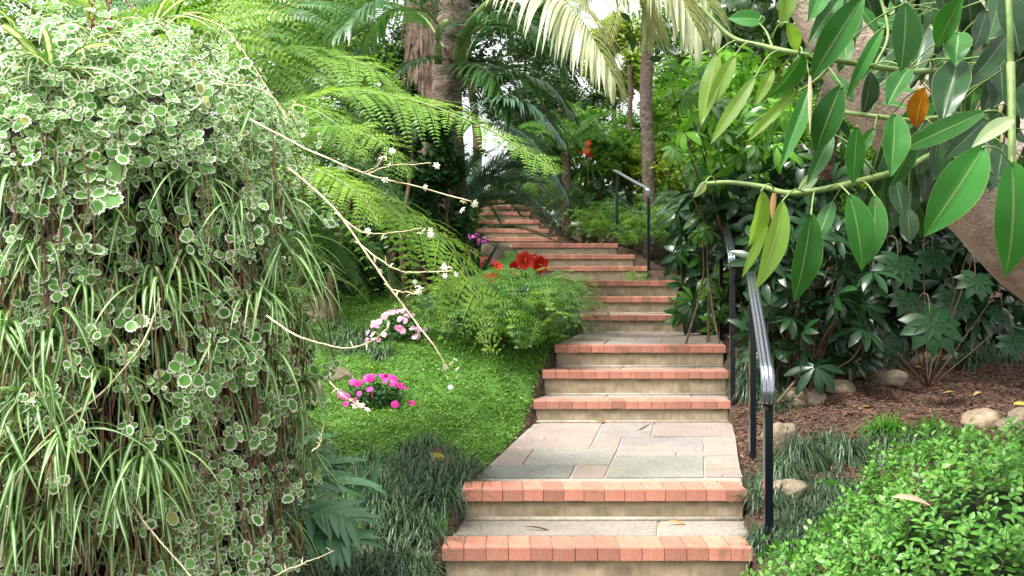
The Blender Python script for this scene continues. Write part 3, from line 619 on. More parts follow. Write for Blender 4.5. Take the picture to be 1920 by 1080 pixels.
# feather palm with pale hanging fronds
t = thing('feather_palm', gp(842, 10), 'feather palm with a ringed grey-brown trunk and long arching fronds over the upper steps', 'palm')
pp = smooth_pts([gp(850, 10), P(850, 420, 10), P(842, 250, 10), P(838, 120, 10), P(850, 20, 10), P(862, -90, 10)], 70)
part('trunk', tube(pp, .155 * (1 + .06 * (np.arange(70) % 4 == 0)), 18, .02, 5), bark_m, t)
part('boot_scar', tube([P(862, 118, 9.86), P(858, 106, 9.84), P(857, 96, 9.86)], [.06, .1, .07], 10, .1, 2), twig_m, t)
FR = [  # path (pixel, pixel, distance), leaflet length, material, leaflets
    ([(860, 112, 9.8), (868, 70, 9.6), (905, 20, 9.2), (960, -25, 8.6)], None, palm_dark, 0, 'curved_stalk'),
    ([(905, -90, 9.6), (975, -62, 8.4), (1040, -20, 7.6), (1095, 45, 7.2), (1150, 150, 7.0)], .72, palm_pale, 54, 'frond'),
    ([(1020, -150, 9.4), (1110, -90, 8.2), (1190, -60, 7.6), (1260, -25, 7.3), (1312, 70, 7.1)], .74, palm_pale, 66, 'frond'),
    ([(960, -140, 9.4), (1060, -90, 8.6), (1130, -60, 8.2), (1200, -10, 8.1), (1225, 60, 8.)], .66, palm_pale, 50, 'frond'),
    ([(1150, -120, 8.8), (1240, -60, 8.4), (1310, -20, 8.2), (1350, 60, 8.)], .55, palm_pale, 40, 'frond'),
    ([(864, 112, 9.7), (880, 70, 9.3), (918, 40, 9.0), (975, 38, 8.8), (1035, 80, 8.6), (1062, 130, 8.5)], .62, palm_dark, 54, 'frond'),
    ([(858, 150, 9.7), (900, 60, 9.9), (960, 40, 10.2), (1040, 70, 10.4), (1130, 110, 10.5)], .6, palm_dark, 50, 'frond'),
    ([(860, 250, 9.6), (900, 190, 9.3), (960, 148, 9.1), (1025, 160, 8.9), (1070, 212, 8.8)], .45, palm_dark, 56, 'frond'),
    ([(856, 262, 9.6), (900, 215, 9.2), (950, 192, 8.9), (1005, 205, 8.7), (1052, 262, 8.6)], .5, cycad_m, 52, 'frond'),
    ([(900, 230, 10.), (960, 240, 9.7), (1010, 280, 9.5), (1060, 365, 9.4)], .45, cycad_m, 44, 'frond'),
    ([(834, 60, 9.8), (790, 12, 9.4), (740, -5, 9.), (680, 15, 8.7), (632, 62, 8.5)], .62, palm_dark, 50, 'frond'),
    ([(834, 90, 9.8), (790, 30, 10.4), (730, 20, 10.6), (690, 60, 10.8), (665, 120, 10.8)], .55, palm_dark, 44, 'frond'),
    ([(832, 112, 9.8), (800, 108, 9.5), (765, 120, 9.3), (735, 150, 9.2)], .3, palm_dark, 28, 'frond'),
    ([(850, 10, 9.8), (826, -60, 9.4), (760, -110, 9), (690, -90, 8.8)], .6, palm_dark, 44, 'frond'),
    ([(858, 130, 9.8), (890, 120, 9.3), (930, 150, 9.), (960, 220, 8.8)], .5, palm_dark, 44, 'frond'),
    ([(858, 170, 9.9), (900, 140, 10.2), (960, 130, 10.4), (1020, 170, 10.5)], .5, palm_dark, 44, 'frond')]
for path, ll, mt, n, nm in FR:
    if n == 0: part(nm, tube(smooth_pts(PP(path), 20), np.linspace(.07, .045, 20), 10), petiole_m, t); continue
    g, r = palmfrond(PP(path), n, ll, .040 if mt is palm_pale else .034, 1.15 if mt is palm_pale else .55)
    part(nm, wmi(r, 1) if False else join([g, wmi(r, 1)]), [mt, petiole_m], t)
part('curved_stalk', tube(smooth_pts([P(838, 40, 9.8), P(822, 60, 9.6), P(822, 120, 9.6)], 12), np.linspace(.03, .045, 12), 8), petiole_m, t)
# slim trunk with a crown high above, and the thin dead stem
t = thing('slim_palm', gp(1217, 15), 'slim palm with a rough grey trunk standing alone in the bright sky gap', 'palm')
part('trunk', tube(smooth_pts([gp(1217, 15), P(1215, 300, 15), P(1211, 200, 15), P(1214, 90, 15), P(1216, 10, 15)], 60), .098 * (1 + .08 * (np.arange(60) % 3 == 0)), 14, .05, 8), bark_m, t)
for k in range(13):
    a = k * 2.4; d = np.array([math.cos(a), math.sin(a), 0]); c = P(1216, 5, 15); g, r = palmfrond([c, c + d * .6 + [0, 0, .45], c + d * 1.2 + [0, 0, .4], c + d * 1.8 + [0, 0, -.15]], 36, .42, .026, .5)
    part('frond', join([g, wmi(r, 1)]), [palm_pale if k % 3 == 0 else palm_dark, petiole_m], t)
tag(part('dead_stem', tube(smooth_pts([gp(1182, 16), P(1181, 240, 16), P(1182, 170, 16), P(1180, 122, 16)], 30), np.linspace(.05, .035, 30), 8, .12, 9), bark_m), 'thin leafless dark stem standing just left of the slim grey palm', 'dead tree')
# cycads
def cycad(px, py, D, label, L=1., n=26, cats='cycad', tilt=(0, 0), mat=cycad_m, trunk=.25, extra=()):
    c = P(px, py, D); g0 = gz(c[0], D); t = thing('cycad', (c[0], D, g0), label, cats)
    part('trunk', tube([(c[0], D, g0 - .1), (c[0], D, (g0 + c[2]) / 2), tuple(c)], [trunk * .5, trunk * .48, trunk * .4], 14, .12, 4), bark_m, t)
    for k in range(n):
        a = k * 2.39996; up = .75 - .75 * (k / n) + rng.uniform(-.1, .1); d = np.array([math.cos(a), math.sin(a), 0]); l = L * rng.uniform(.85, 1.1)
        pth = [c, c + d * .35 * l + [0, 0, (.12 + up * .4) * l], c + d * .72 * l + [0, 0, (.1 + up * .62) * l], c + d * 1.02 * l + [0, 0, (-.12 + up * .62) * l]]
        g, r = palmfrond(pth, 56, .19 * L, .014 * L, .12, sweep_=.5, rad=.009, lift=.3, seg=3)
        part('frond', join([g, wmi(r, 1)]), [mat, petiole_m], t)
    for e in extra:
        g, r = palmfrond(PP(e), 60, .2, .017, .12, sweep_=.5, rad=.009, lift=.3, seg=3); part('frond', join([g, wmi(r, 1)]), [mat, petiole_m], t)
cycad(850, 405, 10.6, 'blue-green cycad with stiff fronds lying across the upper steps', 1.2, 30, extra=[[(850, 405, 10.6), (920, 385, 10.2), (985, 385, 10.), (1048, 412, 9.9)], [(850, 405, 10.6), (915, 425, 10.), (980, 430, 9.8), (1040, 452, 9.7)], [(850, 405, 10.6), (900, 345, 10.3), (950, 318, 10.2), (1000, 312, 10.1)], [(850, 405, 10.6), (905, 362, 10.0), (965, 340, 9.8), (1025, 345, 9.7)], [(850, 405, 10.6), (880, 320, 10.6), (905, 290, 10.6)], [(850, 405, 10.6), (870, 430, 10.), (910, 450, 9.7), (940, 470, 9.5)]])
cycad(1062, 285, 15, 'cycad with a brown shaggy trunk at the head of the fern bank', 1.05, 26, mat=fern_mid, trunk=.15)
cycad(1105, 392, 15.6, 'grey-green cycad behind the short upper handrail', .85, 20)
cycad(1320, 410, 12.2, 'cycad spreading dark fronds at the right, under the umbrella shrub', .8, 20)
cycad(655, 460, 10.5, 'blue-green cycad in deep shade behind the tree fern', 1.1, 22)

# dark evergreen shrubs that close the shade behind the tree fern
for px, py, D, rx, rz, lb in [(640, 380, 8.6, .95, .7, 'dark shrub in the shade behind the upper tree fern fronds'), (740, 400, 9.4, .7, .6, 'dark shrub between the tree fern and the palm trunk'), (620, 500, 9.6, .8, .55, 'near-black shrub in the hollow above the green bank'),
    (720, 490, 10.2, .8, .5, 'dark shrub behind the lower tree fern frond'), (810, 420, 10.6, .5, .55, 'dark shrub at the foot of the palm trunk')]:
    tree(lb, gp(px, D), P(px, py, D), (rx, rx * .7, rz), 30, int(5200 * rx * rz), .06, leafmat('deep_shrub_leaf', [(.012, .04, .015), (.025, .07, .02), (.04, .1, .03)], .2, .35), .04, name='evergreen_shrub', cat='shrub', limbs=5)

for px, py, D, rx, rz, m_, lb in [(1100, 305, 15.5, .8, .45, tree_mid, 'leafy shrub below the orange flower head'), (1165, 300, 16, .6, .5, tree_mid, 'leafy shrub between the dead stem and the highest ferns'), (1255, 315, 15.5, .9, .5, tree_lime, 'yellow-green shrub right of the slim palm foot'),
    (1010, 330, 19.5, .8, .6, tree_dark, 'dark shrub past the top of the steps'), (1290, 250, 17, 1.0, .9, tree_mid, 'bushy green shrub in the light right of the slim palm'), (1050, 200, 19, 1.2, .7, tree_dark, 'dark leafy mass behind the shaggy cycad')]:
    tree(lb, gp(px, D), P(px, py, D), (rx, rx * .7, rz), 34, int(6500 * rx * rz) + 900, .085, m_, .04, name='leafy_shrub', cat='shrub', limbs=5)

for px, py, D, rx, rz, lb in [(822, 300, 9.3, .24, .42, 'dark shrub hiding the lower palm trunk'), (772, 265, 8.8, .36, .5, 'dark shrub below the ragged trunk'), (838, 400, 9.2, .3, .4, 'low dark shrub at the left end of the top flights'), (740, 230, 9.2, .3, .35, 'small dark shrub left of the ragged trunk')]:
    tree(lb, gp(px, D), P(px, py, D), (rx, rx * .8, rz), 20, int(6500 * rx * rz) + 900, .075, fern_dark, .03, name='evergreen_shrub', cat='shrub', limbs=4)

for px, py, D, rx, rz, lb in [(955, 352, 16.9, .42, .24, 'green shrub closing the view at the top of the steps'), (880, 372, 15.6, .3, .3, 'shrub at the left edge of the top flight')]:
    tree(lb, gp(px, D), P(px, py, D), (rx, rx * .8, rz), 18, 2600, .08, fern_mid, .03, name='leafy_shrub', cat='shrub', limbs=3)
# ------------------------------------------------------------ fern clumps (shared meshes)
def fernproto(L, plen, npin, npl, mat, k):
    out = []
    for j in range(k):
        hgt = rng.uniform(.25, .55); pth = np.array([[0, 0, 0], [0, .3 * L, hgt * L * .8], [0, .68 * L, hgt * L], [0, 1.0 * L, (hgt - .45) * L]])
        g, r = bipinnate(pth, npin, plen, npl, pw=.74, droop=.3, rad=.004, pwid=1.9); out.append(mesh('frond', join([g, wmi(r, 1)]), [mat, petiole_m]))
    return out
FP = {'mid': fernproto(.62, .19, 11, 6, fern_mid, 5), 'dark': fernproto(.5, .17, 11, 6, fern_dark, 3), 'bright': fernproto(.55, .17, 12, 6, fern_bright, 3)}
def fernclump(p, n, kinds, label, group, s=1., cat='fern', lean=None):
    t = thing('fern', p, label, cat, group)
    for k in range(n):
        a = k * 2.39996 + rng.uniform(-.3, .3); kd = kinds[k % len(kinds)]; me = FP[kd][k % len(FP[kd])]
        if lean is not None and rng.uniform() < .6: a = lean + rng.normal(0, .8)
        sc_ = s * rng.uniform(.75, 1.15); el = rng.uniform(-.15, .75)
        m = Matrix.Translation((rng.normal(0, .04), rng.normal(0, .04), .02)) @ Matrix.Rotation(a, 4, 'Z') @ Matrix.Rotation(el, 4, 'X') @ Matrix.Rotation(rng.normal(0, .2), 4, 'Y') @ Matrix.Scale(sc_, 4)
        obj('frond', me, t, m, local=True)
    return t
# left bank beside the middle flights
L1 = [(885, 640, 8.0), (930, 600, 8.3), (985, 640, 7.9), (900, 700, 7.5), (950, 690, 7.5), (840, 690, 7.7), (1010, 590, 8.9), (960, 560, 9.3), (905, 560, 9.3), (1040, 640, 8.4), (860, 590, 9.0), (1050, 600, 9.3), (985, 700, 7.35), (925, 650, 7.8), (1010, 690, 7.6), (1010, 650, 8.2), (1040, 650, 8.7), (880, 540, 8.6), (940, 530, 9.2)]
for k, (px, py, D) in enumerate(L1):
    x = (px - HX) * D / F; z = max(gz(x, D), CZ - (py - HY) * D / F - .35)
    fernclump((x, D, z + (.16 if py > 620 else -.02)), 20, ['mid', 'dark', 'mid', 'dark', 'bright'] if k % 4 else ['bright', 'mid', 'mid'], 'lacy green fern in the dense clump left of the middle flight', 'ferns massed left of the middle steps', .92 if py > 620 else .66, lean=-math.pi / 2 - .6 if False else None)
# right bank above the upper flight
n = 0
for D in (12.0, 12.45, 12.9, 13.4, 13.9, 14.3, 15.1, 16, 17, 18.3):
    x0 = float(xr(D)) + (.3 if D > 13.6 else .95); k = 0
    while x0 < float(xr(D)) + 3.6 - (D - 13) * .1:
        x = x0 + rng.uniform(-.12, .12); z = gz(x, D) + .16 + .3 * min(1, (x - float(xr(D))) / 1.2)
        fernclump((x, D + rng.uniform(-.2, .2), z), 15, ['mid', 'bright', 'bright'] if (n % 2) else ['mid', 'dark', 'bright'], 'arching green fern on the bank right of the upper steps', 'ferns on the bank right of the upper steps', 1.1)
        x0 += .5; n += 1
for px, py, D in [(1190, 470, 12.2), (1235, 490, 11.6), (1175, 425, 12.9), (1290, 470, 11.5), (1250, 520, 11.2)]:
    x = (px - HX) * D / F; fernclump((x, D, gz(x, D) + .12), 16, ['bright', 'mid'], 'small bright fern at the foot of the short handrail posts', 'ferns at the foot of the short handrail', .6)
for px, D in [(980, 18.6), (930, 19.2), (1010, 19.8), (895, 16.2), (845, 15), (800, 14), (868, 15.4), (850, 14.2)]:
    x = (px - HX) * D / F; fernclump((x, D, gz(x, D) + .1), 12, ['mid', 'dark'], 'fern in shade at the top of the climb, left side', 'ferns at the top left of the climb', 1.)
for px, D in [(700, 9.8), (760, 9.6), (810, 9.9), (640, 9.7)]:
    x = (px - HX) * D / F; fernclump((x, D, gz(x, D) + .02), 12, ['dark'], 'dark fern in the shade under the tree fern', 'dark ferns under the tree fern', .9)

# ------------------------------------------------------------ tree fern with the long bright fronds
c0 = P(330, 250, 4.6); t = thing('tree_fern', (c0[0], c0[1], gz(c0[0], c0[1])), 'tree fern arching big lime green fronds out over the bank from behind the hanging basket', 'tree fern')
part('trunk', tube(smooth_pts([(c0[0], c0[1], gz(c0[0], c0[1]) - .1), (c0[0] + .05, c0[1], 1.6), tuple(c0)], 20), .09, 12, .12, 6), bark_m, t)
TF = [
    ([(430, 200, 4.9), (520, 130, 5.0), (600, 105, 5.1), (690, 125, 5.1), (760, 180, 5.1), (800, 240, 5.1)], .34, fern_bright, 28),
    ([(470, 300, 4.8), (550, 250, 4.6), (640, 240, 4.5), (720, 270, 4.4), (770, 330, 4.4)], .30, fern_bright, 26),
    ([(450, 260, 4.3), (540, 300, 4.0), (620, 330, 3.9), (680, 370, 3.85), (710, 420, 3.8)], .24, fern_bright, 24),
    ([(500, 400, 4.6), (560, 420, 4.7), (620, 450, 4.8), (670, 510, 4.8)], .28, fern_mid, 22),  # frond paths: pixel, pixel, distance; pinna length; material
    ([(480, 250, 4.7), (560, 190, 4.75), (660, 170, 4.8), (780, 190, 4.8), (900, 235, 4.7), (1000, 292, 4.6), (1042, 322, 4.55)], .38, fern_bright, 30),
    ([(480, 330, 4.5), (560, 335, 4.6), (650, 345, 4.7), (740, 390, 4.8), (830, 450, 4.8), (890, 540, 4.75), (925, 668, 4.7)], .48, fern_bright, 30),
    ([(400, 180, 4.8), (480, 110, 5.0), (580, 90, 5.2), (690, 130, 5.4), (760, 190, 5.5)], .40, fern_bright, 26),
    ([(400, 160, 4.8), (470, 60, 5.2), (540, 10, 5.4), (620, 5, 5.6), (680, 40, 5.7)], .4, fern_mid, 26),
    ([(420, 230, 4.6), (500, 200, 4.3), (570, 200, 4.2), (640, 240, 4.1), (690, 300, 4.05)], .3, fern_bright, 24),
    ([(450, 290, 4.7), (540, 270, 5.0), (640, 285, 5.2), (720, 330, 5.3), (760, 400, 5.3)], .34, fern_mid, 24),
    ([(380, 150, 4.7), (420, 40, 4.8), (470, -30, 4.9), (560, -60, 5.0)], .4, fern_bright, 24),
    ([(330, 130, 4.5), (330, 30, 4.3), (370, -20, 4.2), (440, 0, 4.1), (490, 60, 4.0)], .34, fern_bright, 24),
    ([(300, 180, 4.6), (230, 60, 4.4), (140, 0, 4.3), (40, 0, 4.2)], .34, fern_bright, 24),
    ([(300, 160, 4.8), (250, 20, 5), (180, -40, 5.2), (80, -60, 5.2)], .36, fern_mid, 24),
    ([(330, 150, 4.8), (300, 20, 5.2), (240, -60, 5.4)], .4, fern_mid, 22),
    ([(480, 360, 4.8), (560, 400, 5.2), (640, 470, 5.4), (690, 560, 5.5)], .3, fern_mid, 24),
    ([(470, 320, 4.6), (560, 380, 4.9), (640, 420, 5.1), (720, 490, 5.2), (770, 590, 5.2)], .32, fern_mid, 24),
    ([(480, 200, 5.4), (560, 150, 5.8), (650, 150, 6.1), (740, 200, 6.3), (810, 290, 6.4)], .36, fern_mid, 26),
    ([(470, 240, 5.2), (560, 240, 5.7), (640, 220, 6.0), (740, 260, 6.2)], .34, fern_dark, 24)]
for path, pl, mt, n in TF:
    g, r = bipinnate(PP(path), int(n * .72), pl * 1.12, 18, pw=.56, droop=.6 + .3 * rng.uniform(), rad=.009, sweep_=.45, up=(.1, -.35, .93), pwid=1.3)
    part('frond', join([g, wmi(r, 1)]), [mt, twig_m if mt is not fern_bright else petiole_m], t)
# lobed dark leaves in front of the palm (upper centre-left)
# ------------------------------------------------------------ the hanging basket
BC = np.array([-1.40, 3.05, CZ - .3]); BA, BZ = .74, 1.16
def bsurf(px, py, off=0.):
    px = np.atleast_1d(np.asarray(px, float)); py = np.atleast_1d(np.asarray(py, float)); Ds = np.linspace(1.6, 3.9, 400)
    X = (px - HX)[:, None] * Ds / F; Y = np.broadcast_to(Ds, X.shape); Z = CZ - (py - HY)[:, None] * Ds / F
    a = BA + off + .035 * np.sin(X * 9 + Z * 4) + .03 * np.sin(Z * 7 - X * 5)
    f = ((X - BC[0]) ** 2 + (Y - BC[1]) ** 2) / a ** 2 + np.abs((Z - BC[2]) / (BZ + off)) ** 3.2
    b = f < 1; ok = b.any(1); k = np.where(ok, b.argmax(1), f.argmin(1)); D = Ds[k]
    p = np.stack([(px - HX) * D / F, D, CZ - (py - HY) * D / F], -1)
    n = np.stack([(p[:, 0] - BC[0]) / BA ** 2 * 2, (p[:, 1] - BC[1]) / BA ** 2 * 2, 3.2 * np.sign(p[:, 2] - BC[2]) * np.abs((p[:, 2] - BC[2]) / BZ) ** 2.2 / BZ], -1)
    return p, nrm(n), ok
core_m = rockmat('shade_dark_core', [(.3, (.005, .006, .003)), (.6, (.013, .011, .006)), (.8, (.02, .026, .01))], 14, .95, 1., 60, dist=.05)  # near-black backing: the shade in the gaps between leaves is in its colour
spider_m = leafmat('spider_leaf', [(.05, .18, .03), (.09, .27, .04), (.15, .36, .05), (.04, .14, .02)], .3, .38, .45, stripe=((.62, .68, .42), .2))
spider_w = leafmat('spider_leaf_wide', [(.10, .24, .05), (.14, .3, .06)], .35, .35, .5, stripe=((.72, .78, .5), .26))
spider_o = leafmat('spider_leaf_old', [(.38, .26, .1), (.22, .10, .045), (.3, .3, .09)], .2, .6, .3)
creep_m = leafmat('white_edged_leaf', [(.14, .36, .07), (.20, .44, .11), (.09, .26, .04), (.26, .48, .14)], .3, .5, .2, edge=((.93, .94, .8), .76), old=((.42, .44, .12), .02))
basket = thing('trailing_creeper', (BC[0], BC[1], BC[2] - BZ), 'white edged creeper trailing from the great hanging basket that fills the left of the view', 'hanging plant')
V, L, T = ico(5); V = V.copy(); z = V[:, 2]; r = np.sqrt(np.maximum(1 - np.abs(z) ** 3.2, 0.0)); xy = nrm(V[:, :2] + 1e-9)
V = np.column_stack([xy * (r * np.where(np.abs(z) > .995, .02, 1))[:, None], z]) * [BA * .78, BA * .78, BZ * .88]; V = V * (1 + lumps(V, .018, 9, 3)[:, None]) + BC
part('backing_core', Geo(V, L, T), core_m, basket)
def serrleaf(nt=22, W=.9, cup=.12):
    th = np.linspace(0, 2 * np.pi, nt, endpoint=False); r = 1 + .09 * np.where(np.arange(nt) % 2, 1, -1)
    x = np.sin(th) * W * .5 * r * (1 - .12 * np.cos(th)); y = .5 - np.cos(th) * .5 * r; rr = np.abs(x) * 2
    V = [(0, .48, -.03)] + [(a, b, cup * c * c - .12 * b * b) for a, b, c in zip(x, y, rr)]
    Lp = []; 
    for i in range(nt): Lp += [0, 1 + i, 1 + (i + 1) % nt]
    return Geo(V, Lp, [3] * nt, [(0, 0)] + [(1, 0)] * nt)
ctmpl = [serrleaf(22, .74), serrleaf(20, .66, .3), serrleaf(24, .82, .02), serrleaf(18, .58, .5), serrleaf(20, .88, -.2)]; cmesh = [mesh('leaf', g, creep_m) for g in ctmpl]
REG = [(-20, 330, 120, 250, 90, 1.), (0, 200, 330, 560, 20, 1.), (120, 500, 90, 290, 80, .95), (380, 560, 180, 330, 36, .9), (-30, 560, 60, 330, 270, 1.), (160, 250, 110, 420, 26, 1.5), (320, 470, 260, 560, 34, .95), (-20, 130, 340, 600, 26, 1.05), (140, 230, 400, 530, 14, 1.), (430, 590, 230, 420, 46, .85), (-20, 600, 300, 1080, 62, 1.),
       (320, 520, 600, 1085, 130, 1.05), (180, 480, 880, 1085, 62, 1.0), (60, 260, 560, 760, 26, 1.), (390, 500, 560, 640, 14, 1.), (-20, 200, 950, 1085, 16, 1.), (540, 615, 660, 780, 7, .9), (30, 330, 30, 110, 40, 1.1), (-20, 460, 760, 900, 24, 1.)]
cR = []; ct = []; cs = []; stems = []
for x0, x1, y0, y1, n, sc_ in REG:
    px = rng.uniform(x0, x1, n); py = rng.uniform(y0, y1, n); p, nn, ok = bsurf(px, py, .03)
    # keep inside the rounded upper right shoulder
    keep = ok
    for k in range(n):
        if not keep[k]: continue
        c = p[k] + nn[k] * rng.uniform(.0, .09); ax = nrm(nn[k] * 1.1 + [0, -.55, .35] + rng.normal(0, .38, 3)); s0 = sc_ * rng.uniform(.75, 1.15)
        t1 = nrm(np.cross(ax, [0.3, .2, 1])); t2 = np.cross(ax, t1); a0 = rng.uniform(0, 6.28); m = rng.integers(2, 5)
        for pr in range(m):
            for q in (0, 1):
                a = a0 + pr * math.pi / 2 + q * math.pi + rng.normal(0, .18); el = (.15 + .3 * (m - 1 - pr)) * -1 + .55 * (1 if pr else .3)
                d = nrm(t1 * math.cos(a) + t2 * math.sin(a) + ax * (.15 + .35 * (pr == m - 1)) + rng.normal(0, .1, 3)); sz = .030 * s0 * rng.choice([.6, .8, .95, 1.15]) * (1.15 - .22 * pr) * rng.uniform(.8, 1.2)
                cR.append(frames(d[None], ax[None] + rng.normal(0, .15, (1, 3)))[0]); ct.append(c + d * .004 - ax * .01 * (m - pr)); cs.append(sz)
        if rng.uniform() < .4 and c[2] < CZ + .25:
            top = c + [0, 0, rng.uniform(.1, .3)] - nn[k] * .04; stems.append(tube(smooth_pts([top, (top + c) / 2 + rng.normal(0, .008, 3), c - ax * .012], 6), .0022, 4, cap=False))
cR = np.array(cR); ct = np.array(ct); cs = np.array(cs); vis = (ct[:, 2] > CZ - .35 * ct[:, 1]) & (ct[:, 1] > 0)
order = np.argsort(-(cs / ct[:, 1]) * vis); big = order[:298]; rest = order[298:]
copies('leaf', cmesh, cR[big], ct[big], cs[big], basket)
part('leaf_mass', join([rep(ctmpl[k], cR[rest[k::5]], ct[rest[k::5]], cs[rest[k::5]], rng.uniform(0, 1, len(rest[k::5]))) for k in range(5)]), creep_m, basket, kind='stuff')
# fine inner leaves on the unseen and shaded sides
nb = 5200; az = rng.uniform(0, 2 * np.pi, nb); zz = rng.uniform(-1, 1, nb); rr = np.sqrt(1 - np.abs(zz) ** 3.2) * BA * rng.uniform(.9, 1.0, nb)
pp = np.stack([BC[0] + rr * np.cos(az), BC[1] + rr * np.sin(az), BC[2] + zz * BZ], -1); od = np.stack([np.cos(az), np.sin(az), .3 + zz], -1)
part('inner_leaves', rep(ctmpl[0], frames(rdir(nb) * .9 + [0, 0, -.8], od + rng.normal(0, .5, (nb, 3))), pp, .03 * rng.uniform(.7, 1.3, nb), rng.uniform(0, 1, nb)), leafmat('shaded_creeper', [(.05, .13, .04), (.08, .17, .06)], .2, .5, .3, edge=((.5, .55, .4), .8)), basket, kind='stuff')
# bare brown hanging stems
px = rng.uniform(-20, 590, 330); py = rng.uniform(290, 900, 330) + (np.arange(330) % 2) * 5000; p, nn, ok = bsurf(px, py, -.01)
hs_ = []
for k in range(330):
    if ok[k]:
        l = rng.uniform(.2, .6); j = rng.normal(0, .025, (5, 3)) * [1, 1, 0]; q = p[k] + nn[k] * rng.uniform(-.04, .05)
        hs_.append(tube(smooth_pts([q + j[i] + [0, 0, -l * i / 4] for i in range(5)], 12), rng.uniform(.0014, .0032), 4, cap=False))
part('hanging_stems', join(hs_ + stems), rockmat('vine_stem', [(.3, (.12, .06, .04)), (.6, (.27, .15, .10)), (.8, (.4, .3, .18))], 12, .8, .2, 60), basket, kind='stuff')
n = 900; px = rng.uniform(-40, 600, n); py = rng.uniform(260, 1085, n); p, nn, ok = bsurf(px, py, -.06)
d = nn + rng.normal(0, .6, (n, 3)) + [0, 0, .1]
part('inner_strap_leaves', strips(p[ok], d[ok], rng.uniform(.12, .3, ok.sum()), rng.uniform(.007, .013, ok.sum()), rng.uniform(1.2, 3, ok.sum()), 7, 3, fold=.25, rnd=rng.uniform(0, 1, ok.sum())), [spider_m], basket, kind='stuff')
n = 200; px = rng.uniform(-20, 600, n); py = rng.uniform(500, 1085, n); p, nn, ok = bsurf(px, py, 0)
part('withered_leaves', strips(p[ok], (nn * .5 + rng.normal(0, .3, (n, 3)) + [0, 0, -.8])[ok], rng.uniform(.06, .16, ok.sum()), .009, 1.5, 5, 3, fold=.6, rnd=rng.uniform(0, 1, ok.sum())), [spider_o], basket, kind='stuff')
# chains
def chain(px, py, D, ztop, label):
    rust = rockmat('rusty_iron', [(.3, (.12, .04, .02)), (.6, (.35, .15, .06)), (.8, (.45, .25, .12))], 30, .8, .3, 120)
    a = P(px, py, D); t = thing('chain', a, label, 'chain', 'rusty chains holding the hanging basket')
    th = np.linspace(0, 2 * np.pi, 13)[:-1]; k = 0; z = a[2]
    ln = []
    me = None
    while z < ztop and k < 60:
        loop = np.stack([np.cos(th) * .008, th * 0, np.sin(th) * .016], -1); loop = np.concatenate([loop, loop[:1]])
        if me is None: me = mesh('link', tube(loop, .0028, 6, cap=False), rust)
        o = obj('link', me, t, Matrix.Translation((0, 0, z - a[2])) @ Matrix.Rotation(math.pi / 2 * (k % 2) + .4, 4, 'Z'), local=True); z += .0245; k += 1
chain(204, 60, 2.75, CZ + 1.5, 'rusty chain rising from the basket, the right one of the pair'); chain(172, 60, 2.8, CZ + 1.5, 'rusty chain rising from the basket, the left one of the pair')
# ------------------------------------------------------------ spider plants
def slme(el, g, L, W, m):
    return mesh('leaf', strips([[0, 0, 0]], [[0, math.cos(el), math.sin(el)]], L, W, g, 12, 3, prof=lambda s: np.minimum(1, .6 + s * 2.2) * (1 - s ** 2.6), fold=.35, sidehint=[[1, 0, 0]]), m)
SL = [slme(rng.uniform(.2, 1.4), rng.uniform(.8, 2.4), rng.uniform(.16, .3), rng.uniform(.009, .0135), spider_m) for _ in range(16)]
SO = [slme(rng.uniform(-.8, .2), rng.uniform(1., 3.), rng.uniform(.1, .2), .009, spider_o) for _ in range(3)]
SWD = [slme(rng.uniform(.2, 1.2), rng.uniform(.5, 1.4), rng.uniform(.2, .3), rng.uniform(.018, .024), spider_w) for _ in range(7)]
def spider(px, py, off, n, label, s=1., meshes=SL, old=2, p=None, group='spider plants growing out of the hanging basket'):
    if p is None:
        p, nn, ok = bsurf(px, py, off); p = p[0]; nn = nn[0]
    else: nn = np.array([0, -1., 0])
    az0 = math.atan2(nn[1], nn[0]) - math.pi / 2; t = thing('spider_plant', p, label, 'spider plant', group)
    n = int(n * 1.35)
    for k in range(n + old):
        a = az0 + rng.uniform(-1.9, 1.9); me = (meshes[rng.integers(len(meshes))] if k < n else SO[k % 3])
        obj('leaf', me, t, Matrix.Translation(tuple(rng.normal(0, .008, 3))) @ Matrix.Rotation(a, 4, 'Z') @ Matrix.Rotation(rng.normal(0, .25), 4, 'Y') @ Matrix.Scale(s * rng.uniform(.7, 1.15), 4), local=True)
    part('crown_base', ico_g(.012).moved(None, p), petiole_m, t)
    return t
def ico_g(r): V, L, T = ico(2); return Geo(V * r, L, T)
SP = [(300, 545, 34, 'spider plant at mid height in the basket, its leaves spilling in a striped fountain'), (490, 560, 34, 'full spider plant hanging at the right edge of the basket, beside the dark hollow'),
      (560, 620, 20, None), (275, 862, 30, 'spider plant low in the basket with a straw runner hanging from it'), (212, 905, 24, None), (60, 750, 24, None), (100, 640, 22, None), (20, 620, 20, None), (60, 470, 18, None), (150, 400, 16, None),
      (255, 430, 18, None), (440, 400, 20, None), (350, 480, 20, None), (530, 470, 22, None), (575, 530, 20, None), (560, 720, 20, None), (530, 800, 16, None), (575, 850, 20, 'spider plant with browned leaf bases at the lower right corner of the basket'),
      (40, 860, 26, None), (120, 820, 20, None), (30, 980, 24, None), (110, 960, 20, None), (190, 700, 18, None), (150, 540, 18, None), (400, 650, 14, None), (20, 330, 16, None), (110, 330, 14, None), (360, 350, 14, None), (520, 380, 16, None), (490, 680, 14, None), (430, 180, 9, None), (380, 90, 9, None)]
rest_l = 'small striped spider plant hanging among the creeper'
_seen = {}
